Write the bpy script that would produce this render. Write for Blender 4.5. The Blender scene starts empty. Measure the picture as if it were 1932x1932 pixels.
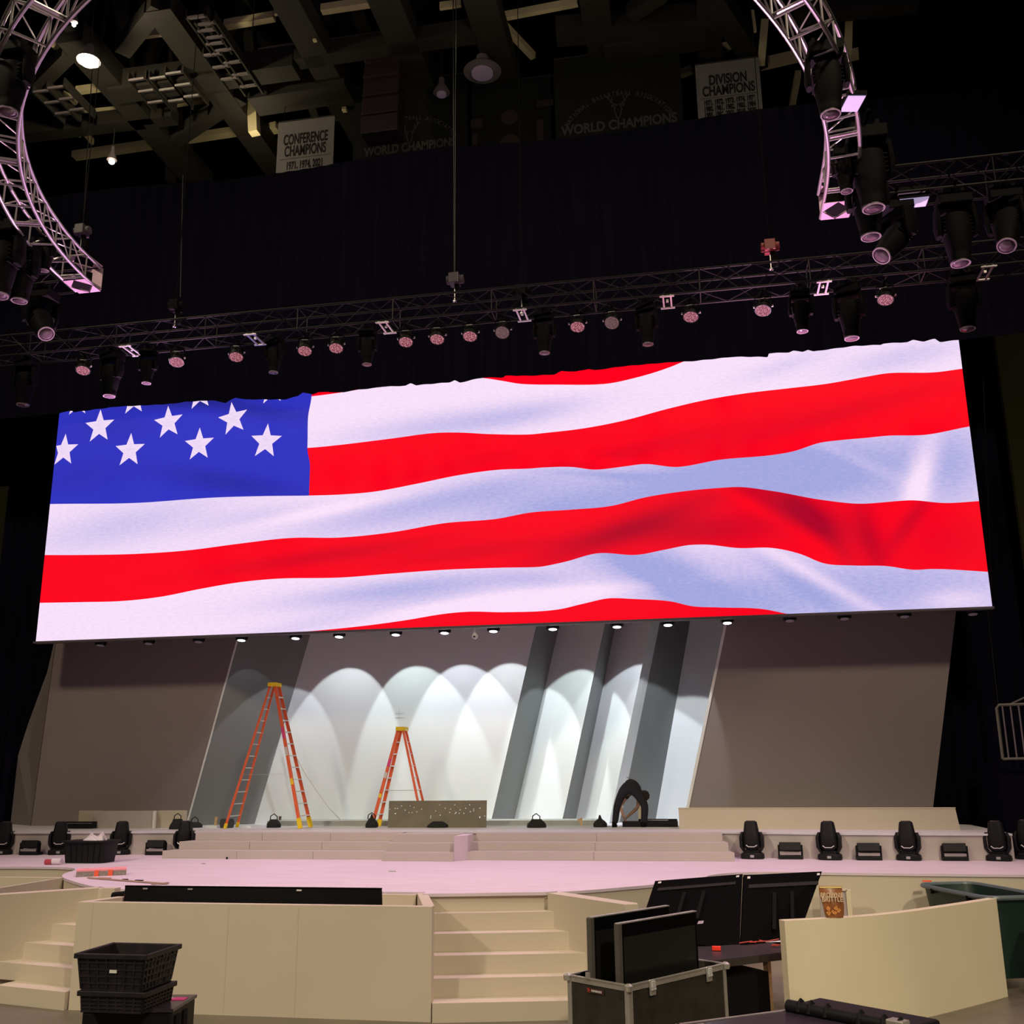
import bpy, bmesh, math, random
from mathutils import Vector, Matrix
from math import sin, cos, pi, radians, tan

random.seed(7)
S = bpy.context.scene
COL = S.collection

# ------------------------------------------------------------------ camera
H = 3.0                                   # eye height over the arena floor
FPX = 1935.0
PITCH, YAW, ROLL = radians(14.2), radians(10.6), radians(-.6)
fw = Vector((-sin(YAW)*cos(PITCH), cos(YAW)*cos(PITCH), sin(PITCH)))
rt0 = Vector((cos(YAW), sin(YAW), 0)); up0 = rt0.cross(fw)
RT = rt0*cos(ROLL)+up0*sin(ROLL); UP = -rt0*sin(ROLL)+up0*cos(ROLL)
cam_d = bpy.data.cameras.new('camera'); cam = bpy.data.objects.new('camera', cam_d)
COL.objects.link(cam); S.camera = cam
cam_d.sensor_width = 36; cam_d.lens = 36*FPX/1932; cam_d.clip_end = 300
m3 = Matrix((RT, UP, -fw)).transposed()
cam.matrix_world = Matrix.Translation((0, 0, H)) @ m3.to_4x4()

def at(px, py, Y=None, z=None):
    """world point seen at a photo position, on a vertical plane Y or at a height z"""
    d = RT*(px-966)/FPX - UP*(py-966)/FPX + fw
    t = Y/d.y if Y is not None else (z-H)/d.z
    return Vector((0, 0, H)) + d*t

# ------------------------------------------------------------------ world, exposure, big lights
w = bpy.data.worlds.new('World'); S.world = w; w.use_nodes = True
w.node_tree.nodes['Background'].inputs[0].default_value = (.55, .42, .8, 1)
w.node_tree.nodes['Background'].inputs[1].default_value = .05
S.view_settings.view_transform = 'Standard'; S.view_settings.look = 'None'
S.view_settings.exposure = 0; S.view_settings.gamma = 1; S.view_settings.use_curve_mapping = False

def light(kind, loc, target, energy, color, size=1, angle=60, blend=.3, parent=None, name='house_light'):
    l = bpy.data.lights.new(name, kind); l.energy = energy; l.color = color
    if kind == 'AREA': l.size = size
    if kind == 'SPOT': l.spot_size = radians(angle); l.spot_blend = blend; l.shadow_soft_size = size
    if kind == 'POINT': l.shadow_soft_size = size
    o = bpy.data.objects.new(name, l); COL.objects.link(o)
    d = Vector(target)-Vector(loc)
    o.rotation_euler = d.to_track_quat('-Z', 'Y').to_euler()
    o.location = loc
    return o
WARM = (1, .83, .56); PINK = (1, .62, .90)
light('SPOT', (9, 2, 29), (-3, 18, 1), 10200, WARM, size=1.6, angle=75, blend=.6, name='house_or_fill_light')
light('SPOT', (-21, 2, 29), (-8, 18, 1), 8400, WARM, size=1.6, angle=75, blend=.6, name='house_or_fill_light')
light('SPOT', (5, -5, 9.5), (2.7, 14, .6), 3500, (1, .87, .60), size=.6, angle=20, blend=.7, name='house_or_fill_light')  # added spot that brightens the curved wall
light('SPOT', (13, -10, 21), (.6, 11.5, 0), 15500, (1, .86, .62), size=.7, angle=38, blend=.6, name='house_or_fill_light')  # added fill for the cream front faces, from the right
light('SPOT', (-21, -10, 21), (-8.5, 11.5, 0), 15500, (1, .86, .62), size=.7, angle=38, blend=.6, name='house_or_fill_light')  # added fill for the cream front faces, from the left

# ------------------------------------------------------------------ materials
def mat(name, col, rough=.6, metal=0, noise=0, nscale=8, emit=None, estr=1, spec=.5, bump=0, bscale=60, detail=3, stretch=None):
    m = bpy.data.materials.new(name); m.use_nodes = True; nt = m.node_tree; b = nt.nodes['Principled BSDF']
    b.inputs['Base Color'].default_value = (*col, 1); b.inputs['Roughness'].default_value = rough
    b.inputs['Metallic'].default_value = metal; b.inputs['Specular IOR Level'].default_value = spec
    tc = nt.nodes.new('ShaderNodeTexCoord'); vec = tc.outputs['Object']
    if stretch:
        mp = nt.nodes.new('ShaderNodeMapping'); mp.inputs['Scale'].default_value = stretch
        nt.links.new(vec, mp.inputs[0]); vec = mp.outputs[0]
    n = nt.nodes.new('ShaderNodeTexNoise'); n.inputs['Scale'].default_value = nscale; n.inputs['Detail'].default_value = detail
    nt.links.new(vec, n.inputs['Vector'])
    a = noise if noise else .04
    mr = nt.nodes.new('ShaderNodeMapRange'); mr.inputs[1].default_value = .3; mr.inputs[2].default_value = .7
    mr.inputs[3].default_value = 1-a; mr.inputs[4].default_value = 1+a
    nt.links.new(n.outputs[0], mr.inputs[0])
    mx = nt.nodes.new('ShaderNodeMix'); mx.data_type = 'RGBA'; mx.blend_type = 'MULTIPLY'; mx.inputs[0].default_value = 1
    mx.inputs[6].default_value = (*col, 1); nt.links.new(mr.outputs[0], mx.inputs[7])
    nt.links.new(mx.outputs[2], b.inputs['Base Color'])
    if bump:
        n2 = nt.nodes.new('ShaderNodeTexNoise'); n2.inputs['Scale'].default_value = bscale
        nt.links.new(vec, n2.inputs['Vector'])
        bp = nt.nodes.new('ShaderNodeBump'); bp.inputs['Strength'].default_value = bump; bp.inputs['Distance'].default_value = .02
        nt.links.new(n2.outputs[0], bp.inputs['Height']); nt.links.new(bp.outputs[0], b.inputs['Normal'])
    if emit:
        b.inputs['Emission Color'].default_value = (*emit, 1); b.inputs['Emission Strength'].default_value = estr
    return m

def emis_attr(name, bright, shade, weave=.16):
    """LED picture colour: fold shade comes from the 'fold' attribute of the displayed picture"""
    m = bpy.data.materials.new(name); m.use_nodes = True; nt = m.node_tree; b = nt.nodes['Principled BSDF']
    b.inputs['Base Color'].default_value = (.01, .01, .01, 1); b.inputs['Roughness'].default_value = .6
    b.inputs['Specular IOR Level'].default_value = .1
    at_ = nt.nodes.new('ShaderNodeAttribute'); at_.attribute_name = 'fold'
    tc = nt.nodes.new('ShaderNodeTexCoord')
    mp = nt.nodes.new('ShaderNodeMapping'); mp.inputs['Scale'].default_value = (1, 1, 3.2)
    nt.links.new(tc.outputs['Object'], mp.inputs[0])
    n = nt.nodes.new('ShaderNodeTexNoise'); n.inputs['Scale'].default_value = 7; n.inputs['Detail'].default_value = 5; n.inputs['Roughness'].default_value = .75
    nt.links.new(mp.outputs[0], n.inputs['Vector'])
    s = nt.nodes.new('ShaderNodeMath'); s.operation = 'SUBTRACT'; s.inputs[1].default_value = .5; nt.links.new(n.outputs[0], s.inputs[0])
    k = nt.nodes.new('ShaderNodeMath'); k.operation = 'MULTIPLY'; k.inputs[1].default_value = weave*6; nt.links.new(s.outputs[0], k.inputs[0])
    a = nt.nodes.new('ShaderNodeMath'); a.operation = 'ADD'; a.use_clamp = True
    nt.links.new(at_.outputs['Fac'], a.inputs[0]); nt.links.new(k.outputs[0], a.inputs[1])
    mx = nt.nodes.new('ShaderNodeMix'); mx.data_type = 'RGBA'; mx.inputs[6].default_value = (*bright, 1); mx.inputs[7].default_value = (*shade, 1)
    nt.links.new(a.outputs[0], mx.inputs[0])
    nt.links.new(mx.outputs[2], b.inputs['Emission Color']); b.inputs['Emission Strength'].default_value = 1
    return m

M = {}
M['deck'] = mat('painted stage deck', (.66, .56, .64), .62, noise=.06, nscale=1.2, stretch=(1, 5, 1), bump=.03)
M['cream'] = mat('cream painted scenery', (.56, .49, .395), .75, noise=.03, nscale=.8)
M['cream2'] = mat('warm cream scenery', (.66, .58, .42), .7, noise=.03, nscale=.8)
M['riser'] = mat('pale painted riser', (.47, .415, .40), .72, noise=.03, nscale=.8)
M['floorc'] = mat('polished concrete', (.14, .115, .09), .38, noise=.22, nscale=.9, detail=6)
M['flat'] = mat('taupe scenic flat', (.255, .215, .215), .8, noise=.03, nscale=.6)
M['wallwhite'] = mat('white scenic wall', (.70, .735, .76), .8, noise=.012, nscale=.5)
M['wallshade'] = mat('shaded scenic wall', (.195, .205, .21), .8, noise=.012, nscale=.5)  # shade on the unlit returns is put into this darker grey
M['edge'] = mat('white post and lit edge', (.8, .8, .78), .6)  # for a white post, and for light painted on the flat edges
M['drape'] = mat('black velour', (.007, .006, .014), 1, noise=.2, nscale=1.5, spec=0, stretch=(6, 6, .3))
M['arena'] = mat('dark olive arena wall', (.010, .0095, .004), .9, noise=.3, nscale=.3, spec=.1)
M['ceil'] = mat('dark roof deck', (.012, .010, .020), .9, noise=.3, nscale=.3, spec=.1)
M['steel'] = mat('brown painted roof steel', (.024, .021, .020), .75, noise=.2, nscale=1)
M['pale'] = mat('lamplit roof steel', (.85, .74, .48), .7, noise=.08, nscale=2)  # lamp light on the roof steel is put into this pale yellow
M['black'] = mat('black plastic', (.009, .009, .011), .5, spec=.2)
M['blackm'] = mat('matt black metal', (.005, .0045, .006), .7, spec=.1)
M['rig'] = mat('aluminium truss tube', (.62, .58, .60), .32, metal=.75)
M['rigd'] = mat('dark truss tube', (.022, .018, .021), .45, metal=.5)  # far darker than the aluminium tube of the curved trusses
M['galv'] = mat('galvanised bracket', (.75, .72, .74), .35, metal=.6)
M['purpleplate'] = mat('truss end plate', (.62, .42, .55), .5, metal=.3)
M['alu'] = mat('aluminium edging', (.62, .60, .55), .35, metal=.7, noise=.1)
M['caseb'] = mat('dark laminated case board', (.026, .022, .018), .55, noise=.3, nscale=5)
M['rubber'] = mat('black rubber', (.004, .004, .004), .8, spec=.1)
M['screenb'] = mat('glossy black display glass', (.003, .003, .004), .35, spec=.06)
M['bezel'] = mat('display back shell', (.003, .0028, .003), .8, spec=.03, noise=.1)
M['orange'] = mat('orange fibreglass', (.80, .13, .045), .45)
M['yellow'] = mat('yellow plastic', (.90, .62, .01), .45)
M['rung'] = mat('aluminium rung', (.70, .70, .70), .4, metal=.4)
M['wood'] = mat('bare timber', (.55, .36, .18), .7, noise=.15, nscale=6, stretch=(1, 1, 8))
M['cloth'] = mat('black work clothes', (.012, .012, .020), .95, noise=.2, nscale=12)
M['shirt'] = mat('black T-shirt', (.020, .019, .024), .95, noise=.2, nscale=12)
M['skin'] = mat('skin', (.50, .27, .19), .55)
M['hair'] = mat('dark hair', (.02, .014, .01), .8)
M['bag'] = mat('black bag fabric', (.010, .010, .012), .9, noise=.3, nscale=20, bump=.2)
M['paper'] = mat('white paper', (.80, .72, .80), .8)
M['green'] = mat('dark green bin plastic', (.008, .026, .020), .5, noise=.06)
M['lilac'] = mat('glowing lilac panel', (.7, .62, .85), .5, emit=(.55, .48, .8), estr=.55)  # brightness put in as emission, also on the lit yoke plates
M['cable'] = mat('pale cable', (.55, .53, .48), .6)
M['redcable'] = mat('red network cable', (.5, .05, .03), .5)
M['tape'] = mat('orange tape', (.9, .12, .05), .5)
M['pinktape'] = mat('coral foam wrap', (.85, .33, .36), .6)
M['cardboard'] = mat('brown board', (.36, .23, .17), .8)
M['olive'] = mat('taupe plywood board', (.17, .15, .11), .7, noise=.1, nscale=3)
M['banner'] = mat('white banner cloth', (.27, .25, .27), .9, noise=.05)
M['bannerd'] = mat('dark banner cloth', (.005, .006, .007), .9, noise=.1)
M['banink'] = mat('banner lettering', (.015, .012, .015), .9)
M['banwhite'] = mat('grey banner lettering', (.075, .078, .076), .9)
M['pouch'] = mat('brown foil pouch', (.25, .09, .03), .25, noise=.25, nscale=10)
M['cream_text'] = mat('cream print', (.75, .62, .45), .6)
M['purplelid'] = mat('dark lid board', (.035, .025, .040), .25, noise=.1)
M['label'] = mat('pink label', (.75, .05, .25), .6)
M['wlabel'] = mat('white label', (.62, .60, .58), .6)
M['lampon'] = mat('lit LED lens', (.9, .9, .9), .3, emit=(1, 1, 1), estr=3)
M['lampdim'] = mat('faintly glowing LED lens', (.25, .2, .25), .2, emit=(.3, .2, .28), estr=.12)  # faint pinkish emission put into the lens
M['glasslens'] = mat('glass lens', (.10, .07, .09), .04, spec=1)
M['rimlit'] = mat('grey lens ring', (.30, .26, .28), .35)
M['hotlamp'] = mat('lit high bay lamp', (1, 1, 1), .3, emit=(1, .86, .5), estr=60)
M['hotlamp2'] = mat('small lit roof lamp', (1, 1, 1), .3, emit=(1, .93, .75), estr=6)
M['crate'] = mat('scuffed black crate plastic', (.011, .009, .011), .5, noise=.4, nscale=9, spec=.3)
M['seat'] = mat('grey metal louvre', (.20, .17, .20), .5)
M['cctv'] = mat('white camera shell', (.7, .7, .72), .4)

def ledface(name, col, dark):
    m = bpy.data.materials.new(name); m.use_nodes = True; nt = m.node_tree; b = nt.nodes['Principled BSDF']
    b.inputs['Base Color'].default_value = (.03, .02, .025, 1); b.inputs['Roughness'].default_value = .9; b.inputs['Specular IOR Level'].default_value = 0
    tc = nt.nodes.new('ShaderNodeTexCoord'); v = nt.nodes.new('ShaderNodeTexVoronoi'); v.inputs['Scale'].default_value = 34; v.inputs['Randomness'].default_value = .25
    nt.links.new(tc.outputs['Object'], v.inputs['Vector'])
    r = nt.nodes.new('ShaderNodeMapRange'); r.inputs[1].default_value = .38; r.inputs[2].default_value = .50; r.inputs[3].default_value = 0; r.inputs[4].default_value = 1
    nt.links.new(v.outputs['Distance'], r.inputs[0])
    mx = nt.nodes.new('ShaderNodeMix'); mx.data_type = 'RGBA'; mx.inputs[6].default_value = (*col, 1); mx.inputs[7].default_value = (*dark, 1)
    nt.links.new(r.outputs[0], mx.inputs[0]); nt.links.new(mx.outputs[2], b.inputs['Emission Color']); b.inputs['Emission Strength'].default_value = 1
    return m
M['par_on'] = ledface('glowing pink LED face', (.80, .36, .42), (.16, .03, .045))
M['par_dim'] = ledface('dim LED face', (.22, .13, .13), (.10, .05, .055))  # dull tone of the unlit faces put in as weak emission

# ------------------------------------------------------------------ helpers
class MB:
    def __init__(s, X=None): s.v = []; s.f = []; s.mi = []; s.X = X or Matrix.Identity(4); s.fold = None
    def add(s, vs, fs, mi=0):
        n = len(s.v); s.v += [s.X @ Vector(p) for p in vs]; s.f += [[n+i for i in f] for f in fs]; s.mi += [mi]*len(fs); return s
    def box(s, c, d, rz=0, mi=0, rx=0, ry=0, tap=1, tapy=None):
        x, y, z = d[0]/2, d[1]/2, d[2]/2; R = Matrix.Rotation(rz, 3, 'Z') @ Matrix.Rotation(rx, 3, 'X') @ Matrix.Rotation(ry, 3, 'Y')
        tapy = tap if tapy is None else tapy
        P = []
        for k in (-1, 1):
            t, u = (tap, tapy) if k > 0 else (1, 1)
            for i, j in ((-1, -1), (1, -1), (1, 1), (-1, 1)): P.append(Vector(c)+R @ Vector((i*x*t, j*y*u, k*z)))
        return s.add(P, [(3, 2, 1, 0), (4, 5, 6, 7), (0, 1, 5, 4), (1, 2, 6, 5), (2, 3, 7, 6), (3, 0, 4, 7)], mi)
    def bar(s, a, b, w, h=None, mi=0, up=(0, 0, 1)):
        a, b = Vector(a), Vector(b); d = (b-a).normalized(); u = Vector(up)
        if abs(d.dot(u)) > .98: u = Vector((0, 1, 0))
        sx = d.cross(u).normalized(); uz = sx.cross(d); h = w if h is None else h
        P = []
        for p in (a, b):
            for i, j in ((-1, -1), (1, -1), (1, 1), (-1, 1)): P.append(p+sx*(i*w/2)+uz*(j*h/2))
        return s.add(P, [(3, 2, 1, 0), (4, 5, 6, 7), (0, 1, 5, 4), (1, 2, 6, 5), (2, 3, 7, 6), (3, 0, 4, 7)], mi)
    def tube(s, pts, r, n=8, mi=0):
        pts = [Vector(p) for p in pts]; rs = r if isinstance(r, (list, tuple)) else [r]*len(pts); V = []; F = []
        pu = None
        for i, p in enumerate(pts):
            d = (pts[min(i+1, len(pts)-1)]-pts[max(i-1, 0)]).normalized()
            if pu is None:
                pu = Vector((0, 0, 1)) if abs(d.z) < .9 else Vector((1, 0, 0))
            a = d.cross(pu).normalized(); u = a.cross(d); pu = u
            for k in range(n): V.append(p+(a*cos(2*pi*k/n)+u*sin(2*pi*k/n))*rs[i])
        for i in range(len(pts)-1):
            for k in range(n): F.append((i*n+k, i*n+(k+1) % n, (i+1)*n+(k+1) % n, (i+1)*n+k))
        F.append(list(range(n))[::-1]); F.append([(len(pts)-1)*n+k for k in range(n)])
        return s.add(V, F, mi)
    def cyl(s, a, b, r0, r1=None, n=16, mi=0): return s.tube([a, b], [r0, r0 if r1 is None else r1], n, mi)
    def loft(s, secs, mi=0):
        """secs: list of closed rings with equal counts"""
        n = len(secs[0]); V = [p for r in secs for p in r]; F = []
        for i in range(len(secs)-1):
            for k in range(n): F.append((i*n+k, i*n+(k+1) % n, (i+1)*n+(k+1) % n, (i+1)*n+k))
        F.append(list(range(n))[::-1]); F.append([(len(secs)-1)*n+k for k in range(n)])
        return s.add(V, F, mi)
    def prism(s, poly, z0, z1, mi=0):
        n = len(poly); V = [(x, y, z0) for x, y in poly]+[(x, y, z1) for x, y in poly]
        F = [list(range(n))[::-1], [n+k for k in range(n)]]+[(k, (k+1) % n, n+(k+1) % n, n+k) for k in range(n)]
        return s.add(V, F, mi)
    def slab(s, quad, t, mi=0):
        """polygon in space thickened by the vector t"""
        q = [Vector(p) for p in quad]; t = Vector(t); n = len(q)
        return s.add(q+[p+t for p in q], [list(range(n)), [n+k for k in range(n)][::-1]]+[(k, n+k, n+(k+1) % n, (k+1) % n) for k in range(n)], mi)
    def build(s, name, mats, parent=None, smooth=False, bevel=0, loc=None):
        me = bpy.data.meshes.new(name); me.from_pydata([tuple(p) for p in s.v], [], s.f)
        if not isinstance(mats, (list, tuple)): mats = [mats]
        for m in mats: me.materials.append(M[m] if isinstance(m, str) else m)
        me.polygons.foreach_set('material_index', s.mi)
        if s.fold:
            a = me.attributes.new('fold', 'FLOAT', 'POINT'); a.data.foreach_set('value', s.fold)
        bm = bmesh.new(); bm.from_mesh(me)
        if not s.fold: bmesh.ops.recalc_face_normals(bm, faces=bm.faces)
        bm.to_mesh(me); bm.free()
        if smooth:
            me.polygons.foreach_set('use_smooth', [True]*len(me.polygons))
            try: me.set_sharp_from_angle(angle=radians(35))
            except Exception: pass
        o = bpy.data.objects.new(name, me); COL.objects.link(o)
        if parent: o.parent = parent
        if loc is not None: o.location = loc
        if bevel:
            b = o.modifiers.new('bevel', 'BEVEL'); b.width = bevel; b.segments = 2; b.limit_method = 'ANGLE'
        return o

def tag(o, label=None, cat=None, group=None, kind=None):
    if label: o['label'] = label
    if cat: o['category'] = cat
    if group: o['group'] = group
    if kind: o['kind'] = kind
    return o
def thing(name, label, cat, loc=(0, 0, 0), rz=0, group=None, kind=None):
    o = bpy.data.objects.new(name, None); COL.objects.link(o); o.location = loc; o.rotation_euler = (0, 0, rz)
    o.empty_display_size = .2
    return tag(o, label, cat, group, kind)
CH = {}
def copy_tree(o, parent=None):
    c = o.copy(); COL.objects.link(c)
    if parent: c.parent = parent
    for ch in [q for q in KIDS(o)]: copy_tree(ch, c)
    return c
def KIDS(o): return [q for q in bpy.data.objects if q.parent == o]
def struct(o, label=None, cat=None): return tag(o, label, cat, None, 'structure')

def text(name, body, mats, loc, size, parent=None, rz=0, rx=pi/2, sx=1, ext=.004, align='CENTER', bold=0, space=1, sh=0):
    c = bpy.data.curves.new(name, 'FONT'); c.body = body; c.size = size; c.extrude = ext; c.align_x = align; c.offset = bold; c.space_character = space; c.shear = sh
    t = bpy.data.objects.new(name, c); COL.objects.link(t)
    dg = bpy.context.evaluated_depsgraph_get(); me = bpy.data.meshes.new_from_object(t.evaluated_get(dg))
    bpy.data.objects.remove(t); bpy.data.curves.remove(c)
    me.materials.clear(); me.materials.append(M[mats])
    o = bpy.data.objects.new(name, me); COL.objects.link(o)
    o.location = loc; o.rotation_euler = (rx, 0, rz); o.scale = (sx, 1, 1)
    if parent: o.parent = parent
    return o

h1 = 1.344                  # main deck height
U = 1.815                   # upper deck height
# ------------------------------------------------------------------ the arena shell
struct(MB().box((-6, 30, -.05), (70, 92, .1)).build('floor', 'floorc'), 'bare concrete arena floor', 'floor')
struct(MB().box((-6, 30, 34.05), (70, 92, .1)).build('ceiling', 'ceil'), 'dark arena roof deck high above the steel', 'ceiling')
struct(MB().box((-6, 62, 17), (70, .2, 34)).build('wall_back', 'arena'), 'dark far wall of the arena', 'wall')
struct(MB().box((-41, 30, 17), (.2, 92, 34)).build('wall_left', 'arena'), 'dark left side of the arena', 'wall')
struct(MB().box((29, 30, 17), (.2, 92, 34)).build('wall_right', 'arena'), 'dark right side of the arena', 'wall')
# olive concourse panels that show beyond the drapes
struct(MB().box((20.3, 40, 9.7), (17.2, .3, 19.4)).build('trim_1', mat('olive concourse face', (.20, .18, .09), .9)), 'olive concourse face beyond the right drape', 'wall')
struct(MB().box((-35.4, 40, 7.9), (10.8, .3, 15.8)).build('trim_2', mat('olive concourse face left', (.16, .15, .08), .9)), 'olive concourse face beyond the left drape', 'wall')

light('POINT', (17, 33, 12), (0, 0, 0), 60, (1, .9, .6), size=.3, name='concourse_fill')  # added unseen point light that lifts the right olive face
light('POINT', (-36, 33, 9), (0, 0, 0), 45, (1, .9, .6), size=.3, name='concourse_fill')  # added unseen point light that lifts the left olive face
# ------------------------------------------------------------------ decks
def P(lst, z): return [tuple(at(x, y, z=z)[:2]) for x, y in lst]
CX = -5.8
half = [(2.4, 15.0), (3.5, 15.1), (4.3, 15.78), (5.16, 16.62), (5.55, 17.3), (5.68, 17.9), (6.1, 18.35), (6.9, 18.46), (7.7, 18.38), (8.7, 18.3), (10.5, 18.25), (13.5, 18.3)]
front = [(CX-x, y) for x, y in half[::-1]]+[(CX+x, y) for x, y in half]
# smooth by Chaikin
for _ in range(2):
    q = [front[0]]
    for a, b in zip(front[:-1], front[1:]):
        q += [(a[0]*.75+b[0]*.25, a[1]*.75+b[1]*.25), (a[0]*.25+b[0]*.75, a[1]*.25+b[1]*.75)]
    front = q+[front[-1]]
poly = [(front[0][0], 21.44)]+front+[(front[-1][0], 21.44)]
n = len(poly)
deck = thing('stage_deck', 'large pink-lit stage deck with a rounded thrust in front of the stairs', 'stage', (0, 0, 0))
MB().prism(poly, h1-.04, h1).build('deck_top', 'deck', deck)
fa = MB()
for a, b in zip(front[:-1], front[1:]):
    fa.slab([(a[0], a[1]+.02, 0), (b[0], b[1]+.02, 0), (b[0], b[1]+.02, h1-.04), (a[0], a[1]+.02, h1-.04)], (0, .05, 0))
fa.build('fascia', 'cream', deck, smooth=True)
# ledge on the floor under the right fascia
MB().box((4.9, 18.15, .06), (3.2, .5, .12)).build('toe_ledge', 'cream', deck)

ud = thing('upper_stage', 'long raised back stage platform carrying the scenic walls', 'stage')
uf = [at(-60, 1570, z=U), at(388, 1569, z=U), at(700, 1569, z=U), at(1362, 1570, z=U), at(1700, 1574, z=U), at(1915, 1574, z=U)]
uy = [(-19, 21.1), (-15.6, 21.2), (-10.85, 21.45), (.12, 21.4), (2, 21.0), (3.3, 20.86), (5.27, 20.8)]
up_ = uy+[(5.27, 24.0), (1.5, 27.2), (-14, 27.2), (-19, 25)]
MB().prism(up_, U-.035, U).build('platform_top', mat('pale grey deck paint', (.62, .60, .66), .6, noise=.03), ud)
rf = MB()
for a, b in zip(uy[:-1], uy[1:]): rf.slab([(a[0], a[1]+.03, h1+.001), (b[0], b[1]+.03, h1+.001), (b[0], b[1]+.03, U-.035), (a[0], a[1]+.03, U-.035)], (0, .04, 0))
rf.slab([(5.24, 20.83, .3), (5.24, 24, .3), (5.24, 24, U-.035), (5.24, 20.83, U-.035)], (-.04, 0, 0))
rf.build('riser_face', 'riser', ud)

# three-step stairs between the decks
def rear_stairs(label, xl, xr, dl, dr):
    t = thing('stage_steps', label, 'stairs', ((xl+xr)/2, 20.9, h1)); cx = (xl+xr)/2
    for k in range(3):
        z0, z1 = k*(U-h1)/3, (k+1)*(U-h1)/3
        e = (2-k)
        b = MB()
        b.prism([(xl-cx-dl*e, -.02-e*.30+.1), (xr-cx+dr*e, -.02-e*.30+.1), (xr-cx, .46), (xl-cx, .46)], z0+.002, z1-(.012 if k == 2 else 0)+(.011 if k == 2 else 0))
        b.build('step', 'riser', t)
        if k < 3:
            n_ = 3 if xl < -6 else 2
            g = MB()
            for i in range(1, n_):
                gx = xl-cx-dl*e+(xr-xl+dl*e+dr*e)*i/n_
                g.box((gx, -.022-e*.30+.1, (z0+z1)/2), (.006, .006, z1-z0-.01))
            g.build('seam', mat('panel seam', (.25, .2, .18), .9), t)
    return t
xa = at(388, 1569, z=U).x; xb = at(768, 1569, z=U).x; xc = at(906, 1569, z=U).x; xd = at(1362, 1570, z=U).x
rear_stairs('wide pale three-step flight left of the narrow centre steps', xa, xb, .2, 0)
rear_stairs('wide pale three-step flight right of the narrow centre steps', xc+.02, xd, .1, .1)
cs = thing('stage_steps', 'narrow portable step unit standing in the middle of the wide flights', 'stairs', ((xb+xc)/2, 20.3, h1))
wd = (xc-xb)
for k in range(3):
    z1 = (k+1)*.157
    MB().prism([(-wd/2-.05-.02*(2-k), .0+.27*k-.25), (wd/2-.22, .0+.27*k-.25), (wd/2-.22, .6), (-wd/2-.05, .6)], k*.157+.001, z1).build('step', 'riser', cs)
MB().prism([(wd/2-.22, -.2), (wd/2-.02, .1), (wd/2-.02, .6), (wd/2-.22, .6)], .001, .46).build('side_panel', 'deck', cs)

# ------------------------------------------------------------------ scenic walls
def edge_pts(pb, pt, Y, ztop=7.2, zbot=U):
    a, b = at(*pb, Y=Y), at(*pt, Y=Y); d = b-a
    return a+d*((zbot-a.z)/d.z), a+d*((ztop-a.z)/d.z)
def panel(name, m, eL, eR, label=None, t=.05, parent=None, edge=False):
    b = MB().slab([eL[0], eR[0], eR[1], eL[1]], (0, t, 0)); o = b.build(name, m, parent)
    return o
Y0, Y1, Y2 = 23.9, 24.65, 25.6
eA = edge_pts((350, 1560), (447, 1205), Y0); eA2 = edge_pts((346, 1560), (443, 1205), Y0)
eB = edge_pts((479, 1559), (586, 1195.5), Y1)
eC = edge_pts((925.5, 1554), (1011, 1183), Y1)
eD = edge_pts((968, 1556), (1052, 1194), Y2)
eE = edge_pts((1059, 1556), (1140, 1183), Y1)
eF = edge_pts((1085, 1553), (1159, 1191), Y2)
eG = edge_pts((1150, 1550), (1227, 1183), Y1)
eH = edge_pts((1170, 1548), (1243, 1183), Y2-.3)
eI = edge_pts((1237, 1547), (1300, 1183), 26.5)
eJ = edge_pts((1322, 1540), (1400, 1183), 26.2)
eK = edge_pts((1294, 1526), (1365, 1183), Y0)
eL = edge_pts((1760, 1527), (1803, 1160), Y0)
eM = edge_pts((57, 1563), (103, 1224), Y0)
wl = thing('scenic_wall', 'tall white slanted-panel stage wall lit by scalloped pools of light', 'scenery', (eB[0].x, Y1, U))
def wp(name, m, a, b, t=.05, label=None):
    q = [Vector(p)-wl.location for p in (a[0], b[0], b[1], a[1])]
    o = MB().slab(q, (0, t, 0)).build(name, m, wl)
    if label: o['label'] = label
    return o
wp('return_panel', 'wallshade', eA, eB, label='shaded grey slanted return at the left of the recess')
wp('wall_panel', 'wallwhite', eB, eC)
wp('return_panel', 'wallshade', eC, eD, label='shaded grey slanted return right of the widest white panel')
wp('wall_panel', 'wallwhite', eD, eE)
wp('return_panel', 'wallshade', eE, eF, label='narrow shaded grey slanted return')
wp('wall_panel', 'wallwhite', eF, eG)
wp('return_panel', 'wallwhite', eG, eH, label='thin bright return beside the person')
wp('return_panel', 'wallshade', eH, eI, label='shaded grey slanted return behind the person')
wp('wall_panel', 'wallwhite', eI, eJ)
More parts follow.
